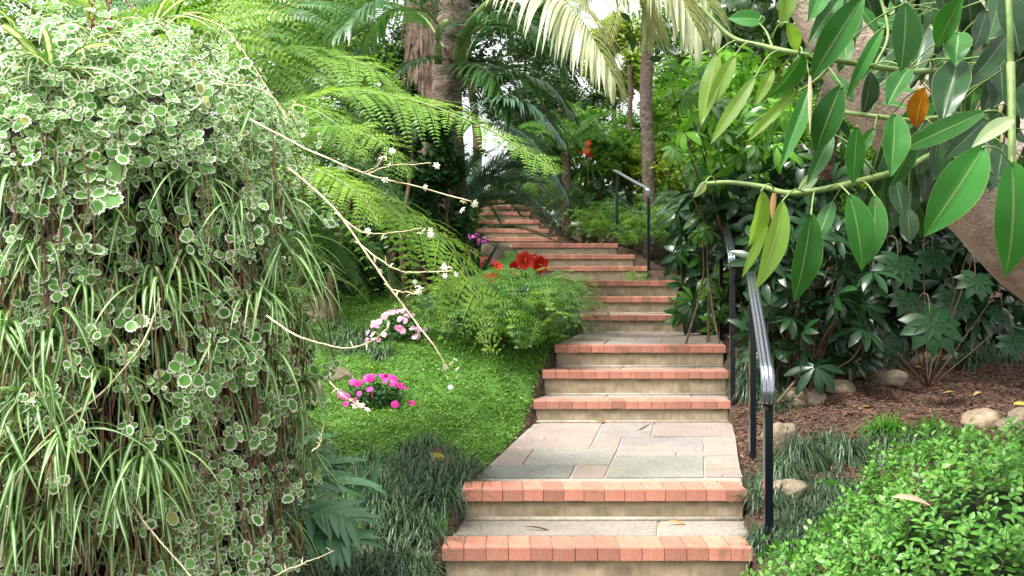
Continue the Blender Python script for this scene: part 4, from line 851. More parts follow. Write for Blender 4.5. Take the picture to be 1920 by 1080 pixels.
def splabel(px, py):
    v = ['near the top', 'above the middle', 'above mid height', 'at mid height', 'below the middle', 'low down', 'lowest'][min(int(max(py - 60, 0) / 150), 6)]
    h = ['cut by the left picture edge', 'left of the fountain-like one', 'under the fountain-like one', 'towards the right side', 'on the outer edge facing the fern'][min(int(px / 118), 4)]
    l = 'spider plant ' + v + ' in the basket, ' + h.replace('towards the right side', 'towards the right'); _seen[l] = _seen.get(l, 0) + 1
    l_ = l
    return l if _seen[l] == 1 else ['', '', 'sparser ', 'thinner ', 'shorter '][_seen[l]] + l.replace('below the middle', 'low').replace('the fountain-like one', 'the fountain')
for px, py, n, lb in SP: spider(px, py, .02, n, lb or splabel(px, py), 1. if n > 20 else .85)
spider(95, 150, .02, 12, 'broad-leaved spider plant sprawling over the top left of the basket', 1., SWD, 0); spider(175, 90, .02, 9, 'broad-leaved spider plant standing at the top of the basket near the chains', 1., SWD, 0)
spider(290, 60, .0, 10, 'upright spider plant on the crown of the basket right of the chains', .95, SWD, 0); spider(20, 60, .0, 9, 'broad-leaved spider plant cut by the top left corner', 1., SWD, 0)
mother = spider(470, 235, .02, 12, 'spider plant whose straw runners reach far right over the fern fronds', 1.1)
white_m = leafmat('white_petal', [(.85, .85, .78), (.8, .82, .66)], .3, .5)
petal = leafg(.0085, .0045, 3, 3, fold=.1, droop=.5); star = join([petal.moved(np.array([[math.cos(a), -math.sin(a), 0], [math.sin(a), math.cos(a), 0], [0, 0, 1]])) for a in np.arange(6) * math.pi / 3])
def runner(pts, r=.0035, flowers=0, end=0, label=None):
    r *= .72; path = smooth_pts(PP(pts), 50) + np.cumsum(rng.normal(0, .0006, (50, 3)), 0); part('runner', tube(path, np.linspace(r, r * .5, 50), 6), stalk_m, mother, label=label)
    if flowers or end:
        k = flowers // 2; end = (end + 1) // 2; f = np.linspace(.45, .97, max(k, 1)); q = path[(f * 49).astype(int)][:k]; e = path[-1] + rng.normal(0, .012, (end, 3)); q = np.concatenate([q + rng.normal(0, .004, q.shape), e])
        part('blossom', rep(star, frames(rdir(len(q)), rdir(len(q)) + [0, -1, .6]), q, rng.uniform(.8, 1.3, len(q)), rng.uniform(0, 1, len(q))), white_m, mother, kind='stuff')
    # small bracts at the nodes
    f = rng.uniform(.2, .98, 7); q = path[(f * 49).astype(int)]
    part('bracts', strips(q, rdir(7) + [0, 0, .3], .022, .004, .3, 3), stalk_m, mother, kind='stuff')
runner([(470, 225, 2.45), (560, 270, 2.3), (680, 322, 2.2), (780, 352, 2.15), (885, 382, 2.1)], .0042, 9, 6, 'long straw runner reaching furthest right'); runner([(690, 326, 2.2), (735, 314, 2.15), (810, 312, 2.1)], .0026, 2, 3); runner([(683, 322, 2.2), (705, 308, 2.2), (718, 290, 2.2)], .002, 1, 3)
runner([(540, 315, 2.4), (625, 392, 2.3), (690, 490, 2.2), (750, 575, 2.15), (800, 645, 2.1), (830, 692, 2.1)], .004, 3, 12, 'forked straw runner ending in a white blossom cluster'); runner([(628, 398, 2.3), (675, 432, 2.25), (730, 437, 2.2), (792, 424, 2.15)], .0028, 3, 7)
runner([(665, 452, 2.27), (715, 488, 2.2), (770, 512, 2.15), (850, 508, 2.1)], .003, 4, 8); runner([(722, 532, 2.18), (755, 548, 2.15), (785, 546, 2.12)], .0025, 4, 9)
runner([(500, 592, 2.4), (560, 632, 2.3), (640, 651, 2.25), (700, 636, 2.2), (728, 612, 2.2)], .0036, 0, 2); runner([(620, 716, 2.4), (650, 738, 2.3), (692, 762, 2.25)], .0022, 14, 3)
runner([(300, 560, 2.35), (262, 650, 2.3), (190, 735, 2.28), (75, 832, 2.2), (22, 930, 2.2), (0, 1060, 2.2)], .004, 0, 0); runner([(50, 760, 2.25), (110, 765, 2.25), (175, 768, 2.3)], .002, 3, 3)
runner([(225, 905, 2.35), (270, 980, 2.3), (355, 1085, 2.25)], .004, 0, 0); runner([(500, 1085, 2.5), (570, 1056, 2.5), (627, 1030, 2.5)], .003, 0, 0); runner([(585, 846, 2.5), (601, 828, 2.5), (604, 790, 2.5)], .003, 0, 0)
runner([(345, 25, 2.7), (420, 55, 2.6), (475, 125, 2.5), (540, 230, 2.45)], .003, 2, 0); runner([(180, 45, 2.8), (260, 35, 2.7), (290, 110, 2.6)], .003, 0, 0); runner([(410, 155, 2.5), (500, 175, 2.4), (560, 250, 2.4)], .0028, 0, 0); runner([(0, 800, 2.3), (60, 800, 2.25), (130, 745, 2.3)], .0028, 0, 0)

# ------------------------------------------------------------ low plants on the left bank
gc_m = leafmat('ground_cover_leaf', [(.08, .22, .025), (.13, .29, .035), (.2, .36, .055), (.06, .17, .02)], .25, .4, .4)
gxx = np.arange(-4.2, 1.3, .05); gyy = np.arange(4.2, 13.0, .05); A, B = np.meshgrid(gxx, gyy, indexing='ij')
matz = ground(A, B) + .03 * sstep(.0, .25, xl(B) - A) - .2 * (1 - sstep(-.01, .02, xl(B) - A)) + .012 * np.sin(A * 23 + np.sin(B * 17) * 2) * np.sin(B * 21)
gcg = rockmat('moss_green', [(.3, (.03, .08, .01)), (.55, (.07, .17, .02)), (.75, (.12, .25, .035))], 25, .9, .8, 160, dist=.02)
tag(part('ground_cover_mat', gridgeo(np.stack([A, B, matz], -1).reshape(-1, 3), np.zeros((A.size, 2)), len(gxx), len(gyy), flip=True), gcg, kind='structure'))
n = 300000; x = rng.uniform(-3.6, 1.2, n); y = 4.3 + 7.5 * rng.uniform(0, 1, n) ** 1.25; dl = xl(y) - x; pxs = x / y * F + HX; k = (dl > rng.uniform(.0, .06, n)) & (pxs > 545) & (pxs < 1080)
zpy = HY + (CZ - ground(x, y)) / y * F; k &= ~((zpy > 868 + 30 * np.sin(pxs * .021) + np.maximum(0, pxs - 800) * .35 + rng.normal(0, 9, n) - 30 * (pxs < 700)))
cl = np.sin(x * 14 + np.sin(y * 9)) * np.sin(y * 12 + np.sin(x * 11)); k &= rng.uniform(0, 1, n) < .75 + .25 * cl
x, y, cl = x[k], y[k], cl[k]; z = ground(x, y) + .03 * sstep(0, .25, xl(y) - x) + .012 * cl + rng.uniform(0, .022, len(x))
tag(part('ground_cover', rep(quad, frames(rdir(len(x)) * [1, 1, .3], rdir(len(x), 2.2)), np.stack([x, y, z], -1), .0155 * rng.uniform(.6, 1.3, len(x)), rng.uniform(0, 1, len(x))), gc_m, kind='stuff'), 'carpet of tiny bright green leaves over the bank left of the landing', 'ground cover')
# mondo grass
mondo_m = leafmat('mondo_blade', [(.02, .055, .02), (.045, .09, .04), (.10, .16, .08), (.025, .065, .025)], .12, .4, .5)
mondo_g = leafmat('green_blade', [(.06, .2, .02), (.1, .28, .03)], .3, .4)
def tuftproto(n, L, W, m, g=1.4, e0=.35):
    a = rng.uniform(0, 2 * np.pi, n); e = rng.uniform(e0, 1.5, n); d = np.stack([np.cos(a) * np.cos(e), np.sin(a) * np.cos(e), np.sin(e)], -1); b = np.stack([np.cos(a), np.sin(a), 0 * a], -1) * rng.uniform(0, .05, (n, 1))
    return mesh('blades', strips(b, d, L * rng.uniform(.5, 1.15, n), W, g * rng.uniform(.6, 1.6, n), 6, rnd=rng.uniform(0, 1, n)), m)
TP = [tuftproto(110, .26, .0062, mondo_m, 1.2) for _ in range(5)]; TB = [tuftproto(460, .42, .0065, mondo_m, 1.7, .5) for _ in range(3)]; TG = [tuftproto(150, .22, .006, mondo_g, .9) for _ in range(2)]
def tuft(x, y, me, label, group, s=1., dz=0.):
    o = obj('grass_tuft', me, None, Matrix.Translation((x, y, gz(x, y) + dz)) @ Matrix.Rotation(rng.uniform(0, 6.28), 4, 'Z') @ Matrix.Scale(s, 4)); return tag(o, label, 'grass tuft', group)
for yy in np.arange(3.5, 6.6, .14):
    for xx in np.arange(-2.2, 1.0, .14):
        x = xx + rng.uniform(-.05, .05); y = yy + rng.uniform(-.05, .05); z = gz(x, y); px = x / y * F + HX; py = HY + (CZ - z) / y * F
        if px > 520 and x < xl(y) - .03 and py > 868 + 30 * math.sin(px * .021) + (0 if px < 800 else (px - 800) * .35) - (30 if px < 700 else 0): tuft(x, y, TP[rng.integers(5)], 'dark mondo grass tuft in the bed left of the lowest steps', 'mondo grass left of the lowest steps', rng.uniform(.8, 1.15))
def at(px, py): p, ok = hitg(px, py); return p[0]
for px, py in [(640, 668), (668, 660), (700, 668), (655, 640), (690, 640), (725, 672), (620, 650), (635, 620)]: p = at(px, py); tuft(p[0], p[1], TP[rng.integers(5)], 'dark grass tuft beside the brown rock behind the pink flowers', 'dark grass tufts behind the magenta flowers', 1.1)
for k, (px, py, s, lb) in enumerate([(1500, 868, 1., 'largest weeping mondo clump, in front of the pale rock by the handrail'), (1590, 868, 1.0, 'weeping mondo clump in the middle of the row on the mulch'), (1550, 850, .9, 'weeping mondo clump tucked behind the two biggest ones'), (1660, 858, .95, 'weeping mondo clump below the bright green grass tuft'), (1470, 905, .85, 'weeping mondo clump above the flat rock beside the handrail post')]): p = at(px, py); tuft(p[0], p[1], TB[k % 3], lb, 'large mondo clumps on the mulch', s)
for px, py, s in [(1715, 850, .8), (1760, 850, .8)]: p = at(px, py); tuft(p[0], p[1], TB[1], 'dark mondo clump just behind the clipped bush', 'mondo clumps behind the clipped bush', s)
for px, py in [(1650, 815), (1672, 812), (1745, 815)]: p = at(px, py); tuft(p[0], p[1], TG[0], 'fresh bright green grass tuft among the dark mondo clumps', 'bright grass tufts among the mondo', 1.)
for k in range(34):
    px = rng.uniform(1392, 1500); py = rng.uniform(690, 765) - (0 if px > 1410 else 10); p = at(px, py)
    if p[0] > xr(p[1]) + .08: tuft(p[0], p[1], TP[k % 5], 'mondo grass tuft under the dark umbrella leaves beside the middle steps', 'mondo grass beside the middle steps', .9)
for k in range(46):
    px = rng.uniform(1405, 1640); py = rng.uniform(905, 1050); p = at(px, py)
    if p[0] > xr(p[1]) + .03: tuft(p[0], p[1], TP[k % 5], 'mondo grass tuft between the nearest handrail and the clipped bush', 'mondo grass by the nearest handrail', .7)
for k in range(26):
    px = rng.uniform(1500, 1900); py = rng.uniform(655, 690); p = at(px, py); tuft(p[0], p[1], TP[k % 5], 'grass tuft in deep shade behind the mulch', 'shaded grass tufts behind the mulch', 1.1)
# broad cycad-like plant with separate leaflets
zam_m = leafmat('broad_leaflet', [(.06, .16, .075), (.09, .21, .10)], .15, .4, .4, mid=(.16, .3, .14))
zl_ = [mesh('leaflet', leafg(.13, .034, 8, 3, prof=lambda t: np.minimum(1, .35 + t * 3) * (1 - t ** 3), fold=.3, droop=d), zam_m) for d in (.3, .6, .9)]
c = P(500, 985, 3.3); c[2] = gz(c[0], c[1]) + .12
t = thing('cardboard_palm', (c[0], c[1], c[2] - .12), 'low plant with broad grey-green leaflets under the right edge of the hanging basket', 'cycad')
for k, pts in enumerate([[(500, 985, 3.3), (545, 920, 3.35), (590, 890, 3.4), (620, 868, 3.45)], [(500, 990, 3.3), (560, 968, 3.2), (610, 958, 3.15), (660, 975, 3.1)], [(505, 1000, 3.3), (560, 1000, 3.15), (610, 1002, 3.1), (650, 1015, 3.05)],
                         [(500, 985, 3.4), (530, 900, 3.6), (560, 850, 3.7), (580, 820, 3.8)], [(490, 1010, 3.2), (480, 960, 3.0), (500, 900, 2.95)], [(520, 980, 3.5), (600, 930, 3.7), (650, 900, 3.8), (690, 905, 3.9)]]):
    path = smooth_pts(PP(pts), 30); fr = part('frond', tube(path, np.linspace(.006, .002, 30), 6), petiole_m, t); tg = nrm(np.gradient(path, axis=0))
    for i in range(4, 30, 3):
        for sg in (1, -1):
            s0 = nrm(np.cross(tg[i], [0, -.35, 1.])) * sg; d = nrm(s0 + tg[i] * (.5 + i / 40)); R = frames(d[None], np.array([[0, -.45, 1.]]) + rng.normal(0, .12, (1, 3)))[0]
            o = obj('leaflet', zl_[rng.integers(3)], fr, M4(R, path[i] , rng.uniform(1.0, 1.35) * (1 - .3 * abs(i / 30 - .45)))); o.matrix_parent_inverse = Matrix.Translation(-t.location)
            o.matrix_parent_inverse = Matrix.Identity(4)
# (frond meshes are stored in world coordinates, so their children need no offset)
for px, py, D in [(672, 905, 4.4), (690, 910, 4.5)]:
    x = (px - HX) * D / F; part_ = strips([[x, D, gz(x, D)]], [[.05 if px < 680 else .2, 0, 1]], .26, .035, .1, 8, 3, prof=lambda s: np.sin(np.pi * (s * .85 + .12)), fold=.3, sidehint=[[1, 0, 0]])
    tag(part('strap_leaf', part_, zam_m), 'single upright dark blade leaf standing out of the mondo grass, ' + ('left one' if px < 680 else 'right one'), 'leaf', 'two upright blade leaves in the mondo grass')
# rocks
for px, py, w_, h_, lb in [(640, 700, 62, 40, 'round brown rock left of the magenta flowers'), (598, 585, 60, 60, 'brown rock hidden behind the edge of the hanging basket'), (590, 740, 40, 60, 'reddish rock at the basket edge below the brown one'),
    (1655, 703, 84, 34, 'rounded grey rock at the far edge of the mulch'), (1577, 724, 56, 30, 'mossy yellowish rock left of the rounded grey one'), (1510, 742, 76, 38, 'flat tan rock nearest the black handrail'), (1462, 812, 80, 46, 'pale rock behind the weeping mondo clumps, by the handrail'),
    (1470, 912, 92, 44, 'pale flat rock between handrail posts and clipped bush'), (1842, 780, 78, 36, 'brown rock just above the clipped bush'), (1895, 795, 60, 34, 'brown rock leaning on its neighbour above the clipped bush'), (1915, 775, 50, 26, 'rock at the right edge above the clipped bush'),
    (1620, 664, 60, 26, 'dim rock in shade behind the mulch, left one'), (1735, 672, 60, 26, 'dim rock in shade behind the mulch, middle'), (1795, 668, 50, 22, 'dim mossy rock in shade behind the mulch, right one'), (1560, 632, 50, 22, 'dark rock under the umbrella leaves'), (918, 470, 60, 50, 'grey rock beneath the purple flowers beside the upper steps'), (1195, 445, 60, 26, 'dark rock behind the short handrail post'), (1018, 560, 30, 24, 'dark rock at the left end of the middle steps')]:
    p = at(px, py + h_ * .35); D = p[1]; rx = w_ / 2 * D / F * 1.05; rz = h_ / 2 * D / F * 1.35
    o = part('rock', rockg(rx, rx * .75, rz, int(px)), rock_m); o.location = (p[0], p[1], p[2] + rz * .08); tag(o, lb, 'rock')
# ------------------------------------------------------------ flowers
def flowerg(r, n=5, droop=.5, up=.2):
    g = leafg(r, r * 1.15, 3, 3, prof=lambda t: np.sin(np.pi * np.clip(t * .8 + .08, 0, 1)) ** .7, fold=-.1, droop=droop, petal=-up)
    return join([g.moved(np.array([[math.cos(a), -math.sin(a), 0], [math.sin(a), math.cos(a), 0], [0, 0, 1]])) for a in np.arange(n) * 2 * math.pi / n])
mag_m = leafmat('magenta_petal', [(.75, .03, .35), (.8, .06, .42), (.7, .02, .3)], .3, .5, tcol=(1.2, .6, 1.)); pink_m = leafmat('pink_petal', [(.8, .3, .5), (.85, .5, .65), (.8, .62, .68), (.75, .1, .4)], .3, .5, tcol=(1.1, .8, .9))
red_m = leafmat('red_petal', [(.75, .02, .01), (.8, .05, .02)], .3, .4, tcol=(1.3, .3, .2)); ora_m = leafmat('orange_petal', [(.85, .12, .02)], .3, .4, tcol=(1.2, .5, .2)); pur_m = leafmat('purple_petal', [(.5, .06, .4), (.6, .15, .5)], .3, .5, tcol=(1., .6, 1))
imp_m = leafmat('impatiens_leaf', [(.03, .09, .03), (.05, .14, .04)], .2, .4)
def impatiens(px, py, w_, h_, fm, nf, label, name='impatiens', fr=.026, cat='flowers'):
    p = at(px, py + h_ * .5); D = p[1]; rx = w_ / 2 * D / F; hz = h_ * D / F; t = thing(name, p, label, cat)
    n = 700; u = rdir(n, .5); u[:, 2] = np.abs(u[:, 2]); q = p + u * [rx, rx * .8, hz * .85] * rng.uniform(.4, 1, (n, 1)); part('foliage', leafcloud(q, .038), imp_m, t, kind='stuff')
    me = [mesh('flower', flowerg(fr * s), fm) for s in (.85, 1, 1.15)]
    for k in range(nf):
        a = rng.uniform(0, 2 * math.pi); e = rng.uniform(.1, 1.5) ; u = np.array([math.cos(a) * math.cos(e), -abs(math.sin(a)) * math.cos(e) if k % 3 else math.sin(a) * math.cos(e), math.sin(e)]); q = p + u * [rx * 1.05, rx * .85, hz * .95]
        obj('flower', me[k % 3], t, M4(frames(rdir(1) * [1, .4, .4], (u + [0, -1.1, .5])[None] + rng.normal(0, .2, (1, 3)))[0], q, 1.))
    return t
impatiens(745, 612, 112, 66, pink_m, 46, 'pale pink and white flower cushion on the green bank, upper of the two clumps'); impatiens(707, 733, 140, 62, mag_m, 34, 'magenta flower clump on the green bank, the lower and nearer one', fr=.025)
impatiens(886, 452, 56, 26, pur_m, 26, 'purple flower cushion on the rock left of the upper steps', fr=.04); impatiens(905, 493, 60, 18, leafmat('dark_red_petal', [(.45, .03, .06), (.5, .08, .1)], .2, .5), 22, 'dark red low flowers behind the fern, left of the red trumpets', fr=.035)
def trumpet(t, c, face, s):
    face = nrm(np.array(face, float)); R = frames(np.cross(face, [0.1, 0, 1.])[None], face[None])[0]; k = 14; rr = np.array([.012, .022, .05, .09, .105]) * s; hh = np.array([-.11, -.07, -.03, 0, -.005]) * s; th = np.linspace(0, 2 * np.pi, 24, endpoint=False); V = []
    for r_, h_ in zip(rr, hh): w_ = 1 + .12 * np.cos(6 * th) * (r_ / rr[-1]) ** 2; V.append(np.stack([np.cos(th) * r_ * w_, np.sin(th) * r_ * w_, th * 0 + h_], -1))
    V = np.concatenate(V); i, j = np.meshgrid(np.arange(4), np.arange(24), indexing='ij'); i = i.ravel(); j = j.ravel(); j2 = (j + 1) % 24; q = np.stack([i * 24 + j, i * 24 + j2, (i + 1) * 24 + j2, (i + 1) * 24 + j], -1)
    part('flower', Geo(V, q.ravel(), [4] * len(q)).moved(R, c), red_m, t); st_ = [c - face * .01 + np.array(d) * .0 for d in (0, 0)]
    part('stamens', join([tube([c - face * .08 * s, c + face * .005 + rng.normal(0, .015 * s, 3)], .003, 4) for _ in range(4)]), white_m, t)
    part('stem', tube(smooth_pts([c - face * .1 * s, c - face * .15 * s + [0, 0, -.06], c - face * .1 * s + [0, .02, -.4]], 8), .009, 6), petiole_m, t)
strap_m = leafmat('strap_leaf', [(.05, .16, .04), (.08, .22, .05)], .25, .35)
D = 9.7; x0 = (1000 - HX) * D / F; t = thing('amaryllis', (x0, D, gz(x0, D)), 'red trumpet flowers on strap-leaved plant at the left end of the middle steps', 'flowers')
for px, py, f_, s in [(984, 488, (-.1, -1, .35), .95), (1014, 496, (.35, -1, .0), .8), (962, 503, (-.9, -.6, .1), .75), (1003, 482, (.2, -.8, .6), .4)]: trumpet(t, P(px, py, 9.6), f_, s)
for k in range(16):
    a = rng.uniform(-2.9, 2.9); part('leaf', strips([[x0, D, gz(x0, D) - .02]], [[math.sin(a) * .6, -math.cos(a) * .5, 1]], rng.uniform(.6, .95), .048, rng.uniform(.4, 1.3), 9, 3, fold=.25), strap_m, t)
D = 9.0; x0 = (918 - HX) * D / F; t = thing('amaryllis', (x0, D, gz(x0, D)), 'red trumpet flowers half covered by fern fronds, left of the open ones', 'flowers')
for px, py, f_, s in [(914, 525, (-.4, -1, -.1), .6), (928, 520, (.4, -1, .1), .5), (935, 500, (.2, -1, .3), .4), (862, 524, (0, -1, .1), .5)]: trumpet(t, P(px, py, 8.9), f_, s)
for k in range(7): a = rng.uniform(-2.9, 2.9); part('leaf', strips([[x0, D, gz(x0, D)]], [[math.sin(a) * .5, -math.cos(a) * .4, 1]], .5, .035, 1., 8, 3, fold=.25), strap_m, t)
D = 10.6; x0 = (890 - HX) * D / F; t = thing('strap_plant', (x0, D, gz(x0, D)), 'plant of upright broad sword leaves below the purple flowers', 'plant')
for px in (862, 885, 900, 930): part('leaf', strips([[x0, D, gz(x0, D)]], [[(px - 890) / 90, 0, 1]], .62, .06, .15, 9, 3, fold=.25, sidehint=[[1, .2, 0]]), strap_m, t)
D = 15; x0 = (1098 - HX) * D / F; t = thing('clivia', (x0, D, gz(x0, D)), 'clivia with one orange flower head below the shaggy cycad', 'flowers')
for k in range(14): a = k * 2.4; part('leaf', strips([[x0 + .05, D, CZ + 1.85]], [[math.cos(a), math.sin(a), .9]], .55, .05, 1., 8, 3, fold=.25), fern_dark, t)
part('flower_head', join([flowerg(.06, 6).moved(frames(rdir(1), rdir(1) + [[0, -1, .5]])[0], P(1099, 284, 14.8) + rng.normal(0, .05, 3)) for _ in range(9)]), ora_m, t, kind='stuff'); part('stem', tube([P(1099, 286, 14.85), (x0 + .05, D, CZ + 1.7)], .012, 6), petiole_m, t)
# ------------------------------------------------------------ mulch
chip_m = rockmat('bark_chip', [(.3, (.055, .03, .02)), (.5, (.13, .07, .046)), (.75, (.26, .165, .115))], 30, .85, .3, 90, .5, coord='P')
n = 60000; x = rng.uniform(1.1, 7.5, n); y = rng.uniform(4.2, 11, n); k = (x > xr(y) + .02) & (x / y * F + HX < 2050); x, y = x[k], y[k]; n = len(x)
chip = Geo([(-.5, -.5, 0), (.5, -.4, .1), (.45, .5, 0), (-.4, .45, .12), (0, 0, .35)], [0, 1, 4, 1, 2, 4, 2, 3, 4, 3, 0, 4], [3] * 4)
tag(part('bark_mulch', rep(chip, frames(rdir(n) * [1, 1, .25], rdir(n, 2.5)), np.stack([x, y, ground(x, y) + rng.uniform(0, .015, n)], -1), np.stack([rng.uniform(.006, .015, n), rng.uniform(.015, .05, n), rng.uniform(.008, .016, n)], -1), rng.uniform(0, 1, n)), chip_m, kind='stuff', smooth=False), 'brown bark mulch covering the ground right of the steps', 'mulch')
# ------------------------------------------------------------ umbrella shrub (whorled leaves)
def whorl(nl, L, W, m, droop, k):
    out = []
    for j in range(k):
        gs = []
        for i in range(nl):
            a = i * 2 * math.pi / nl + rng.normal(0, .12); g = leafg(L * rng.uniform(.8, 1.1), W, 6, 3, prof=lambda t: np.sin(np.pi * (t * .93 + .04) ** 1.15) ** .85, fold=.25, droop=droop * rng.uniform(.6, 1.5), petal=rng.uniform(.0, .5)); g.V[:, 1] += .012
            gs.append(g.moved(np.array([[math.cos(a), -math.sin(a), 0], [math.sin(a), math.cos(a), 0], [0, 0, 1]])))
        out.append(mesh('leaf', join(gs), m))
    return out
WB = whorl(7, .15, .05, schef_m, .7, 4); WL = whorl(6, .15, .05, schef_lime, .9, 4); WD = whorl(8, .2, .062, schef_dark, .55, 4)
def umbrella(label, base, regs, D0, D1, meshes, s, group=None, seed_n=0, stemtop=None):
    t = thing('umbrella_shrub', base, label, 'shrub', group); st_ = []; b = np.array(base, float)
    for (x0, x1, y0, y1, n) in regs:
        for k in range(n):
            px, py = rng.uniform(x0, x1), rng.uniform(y0, y1); D = rng.uniform(D0, D1); c = P(px, py, D); g0 = gz(c[0], c[1])
            if c[2] < g0 + .08: c[2] = g0 + .08
            ax = np.array([[0, -.6, .85]]) + rng.normal(0, .35, (1, 3)); R = frames(rdir(1), ax)[0]
            obj('leaf', meshes[rng.integers(len(meshes))], t, M4(R, c, s * rng.uniform(.75, 1.2)))
            if k % 5 == 0: q = (c * .6 + b * .4); st_.append(tube(smooth_pts([c, c * .8 + q * .2 + [0, 0, -.12], q + [0, .1, -.1], b + rng.normal(0, .15, 3) * [1, 1, 0]], 9), np.linspace(.004, .012, 9), 5))
    part('branches', join(st_), twig_m, t)
    return t
umbrella('bright umbrella-leaved shrub between the slim palm and the rubber tree branch', gp(1460, 9.6), [(1262, 1400, 180, 300, 40), (1330, 1480, 190, 330, 44), (1285, 1340, 300, 380, 8), (1255, 1330, 120, 200, 7)], 7.4, 9.0, WB + WL, 1.2)
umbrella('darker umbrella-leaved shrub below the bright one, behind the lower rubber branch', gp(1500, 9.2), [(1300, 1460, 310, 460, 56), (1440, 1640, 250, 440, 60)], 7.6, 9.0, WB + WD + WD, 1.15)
umbrella('lime green umbrella-leaved young tree high behind the yellow-tinted branch', gp(1420, 10), [(1290, 1440, 90, 200, 34), (1380, 1500, 100, 300, 30)], 8.6, 10, WL, 1.15)
umbrella('small umbrella-leaved plant with drooping lime leaves right beside the middle handrail', gp(1342, 7.7), [(1318, 1355, 470, 610, 8), (1300, 1350, 340, 420, 8)], 8.2, 9, WL + WB, 1.)
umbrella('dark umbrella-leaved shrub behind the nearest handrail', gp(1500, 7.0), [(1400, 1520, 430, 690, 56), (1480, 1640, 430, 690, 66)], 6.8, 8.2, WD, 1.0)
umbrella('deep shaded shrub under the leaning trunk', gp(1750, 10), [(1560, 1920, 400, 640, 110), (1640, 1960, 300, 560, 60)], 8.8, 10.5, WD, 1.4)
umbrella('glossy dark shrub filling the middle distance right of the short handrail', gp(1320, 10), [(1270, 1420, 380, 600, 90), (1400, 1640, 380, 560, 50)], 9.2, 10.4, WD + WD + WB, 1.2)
# fatsia with lobed leaves
fat_m = leafmat('fatsia_leaf', [(.008, .034, .010), (.014, .05, .015)], .1, .35, .25, under=(.03, .08, .03))
def lobed(nl, r):
    V = [(0, 0, 0)]; L_ = []; gs = []
    for i in range(nl):
        a = -2.35 + i * 4.7 / (nl - 1); g = leafg(r * (1 - .25 * abs(a) / 2.4), r * .42, 6, 3, prof=lambda t: np.clip(.3 + 1.0 * np.sin(np.pi * t ** 1.15) ** 1.0, 0, 1) * (1 - t ** 4), fold=.15, droop=.5)
        g.V[:, 2] += .002 * (i % 2); gs.append(g.moved(np.array([[math.cos(a), -math.sin(a), 0], [math.sin(a), math.cos(a), 0], [0, 0, 1]]).T if False else np.array([[math.cos(a), math.sin(a), 0], [-math.sin(a), math.cos(a), 0], [0, 0, 1]])))
    return mesh('leaf', join(gs), fat_m)
FT = [lobed(8, .22), lobed(9, .25), lobed(7, .2)]
t = thing('fatsia', gp(1740, 7.6), 'fatsia with big dark finger-lobed leaves above the mulch', 'shrub')
st_ = []
for px, py, D, s in [(1745, 605, 6.6, 1.15), (1685, 495, 7.2, 1.0), (1830, 525, 6.9, .85), (1600, 560, 7.4, .9), (1880, 590, 7.6, .8), (1700, 560, 7.8, .9), (1790, 560, 7.9, .9), (1860, 470, 7.6, .9), (1750, 480, 8.2, 1), (1640, 610, 7.5, .9), (1580, 610, 7.0, .8), (1900, 640, 7.4, .8), (1660, 640, 7.2, .7)]:
    c = P(px, py, D); R = frames(np.array([[rng.normal(0, .25), -.55, -.8]]), np.array([[rng.normal(0, .15), -.8, .55]]))[0]; obj('leaf', FT[rng.integers(3)], t, M4(R, c, s)); st_.append(tube(smooth_pts([c, c + [0, .05, .2], c + [.0, .2, .1], np.array(gp(1740, 7.6))], 10), np.linspace(.003, .006, 10), 5))
part('stalks', join(st_), twig_m, t)
# ------------------------------------------------------------ clipped bush lower right
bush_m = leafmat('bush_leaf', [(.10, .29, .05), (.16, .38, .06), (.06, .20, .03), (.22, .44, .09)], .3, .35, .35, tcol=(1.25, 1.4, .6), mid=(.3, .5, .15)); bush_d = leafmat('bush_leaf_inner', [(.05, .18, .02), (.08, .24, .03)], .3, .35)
KC = np.array([1.93, 3.0, CZ - 1.38]); KR = np.array([1.2, .85, .92])
t = thing('clipped_bush', (KC[0], KC[1], gz(KC[0], KC[1])), 'bright green small-leaved clipped bush rounding into the lower right corner', 'bush')
def bush_r(u): return 1 + .05 * np.sin(u[:, 0] * 7 + u[:, 2] * 5) + .04 * np.sin(u[:, 1] * 9 + u[:, 0] * 4)
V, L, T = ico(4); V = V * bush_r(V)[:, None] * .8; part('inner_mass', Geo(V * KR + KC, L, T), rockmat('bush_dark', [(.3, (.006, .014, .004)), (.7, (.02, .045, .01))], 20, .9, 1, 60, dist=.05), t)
blt = leafg(1, .5, 4, 3, fold=.2, droop=.4); sprR = []; sprt = []; sprs = []; tw = []
ns = 4200; u = rdir(ns * 4, .35); u = u[(u[:, 2] > -.5) & (u[:, 1] < .55)][:ns]; ns = len(u); pos = KC + u * KR * (bush_r(u) * rng.uniform(.93, 1.03, ns))[:, None]; nn = nrm(u / KR)
for k in range(ns):
    ax = nrm(nn[k] + [0, -.1, .5] + rng.normal(0, .4, 3)); t1 = nrm(np.cross(ax, [.2, .3, 1])); t2 = np.cross(ax, t1); m = rng.integers(5, 9); Ls = rng.uniform(.05, .09)
    for i in range(m):
        a = i * 2.4; f = i / m; d = nrm(t1 * math.cos(a) + t2 * math.sin(a) + ax * (.25 + .9 * f)); sprR.append(frames(d[None], (ax + rng.normal(0, .2, 3))[None])[0]); sprt.append(pos[k] + ax * Ls * (f - .5)); sprs.append(rng.uniform(.024, .038) * (1.1 - .35 * f))
    if k % 2 == 0: tw.append(tube([pos[k] - ax * Ls, pos[k] + ax * Ls * .4], .0012, 3, cap=False))
sprR = np.array(sprR); sprt = np.array(sprt); sprs = np.array(sprs)
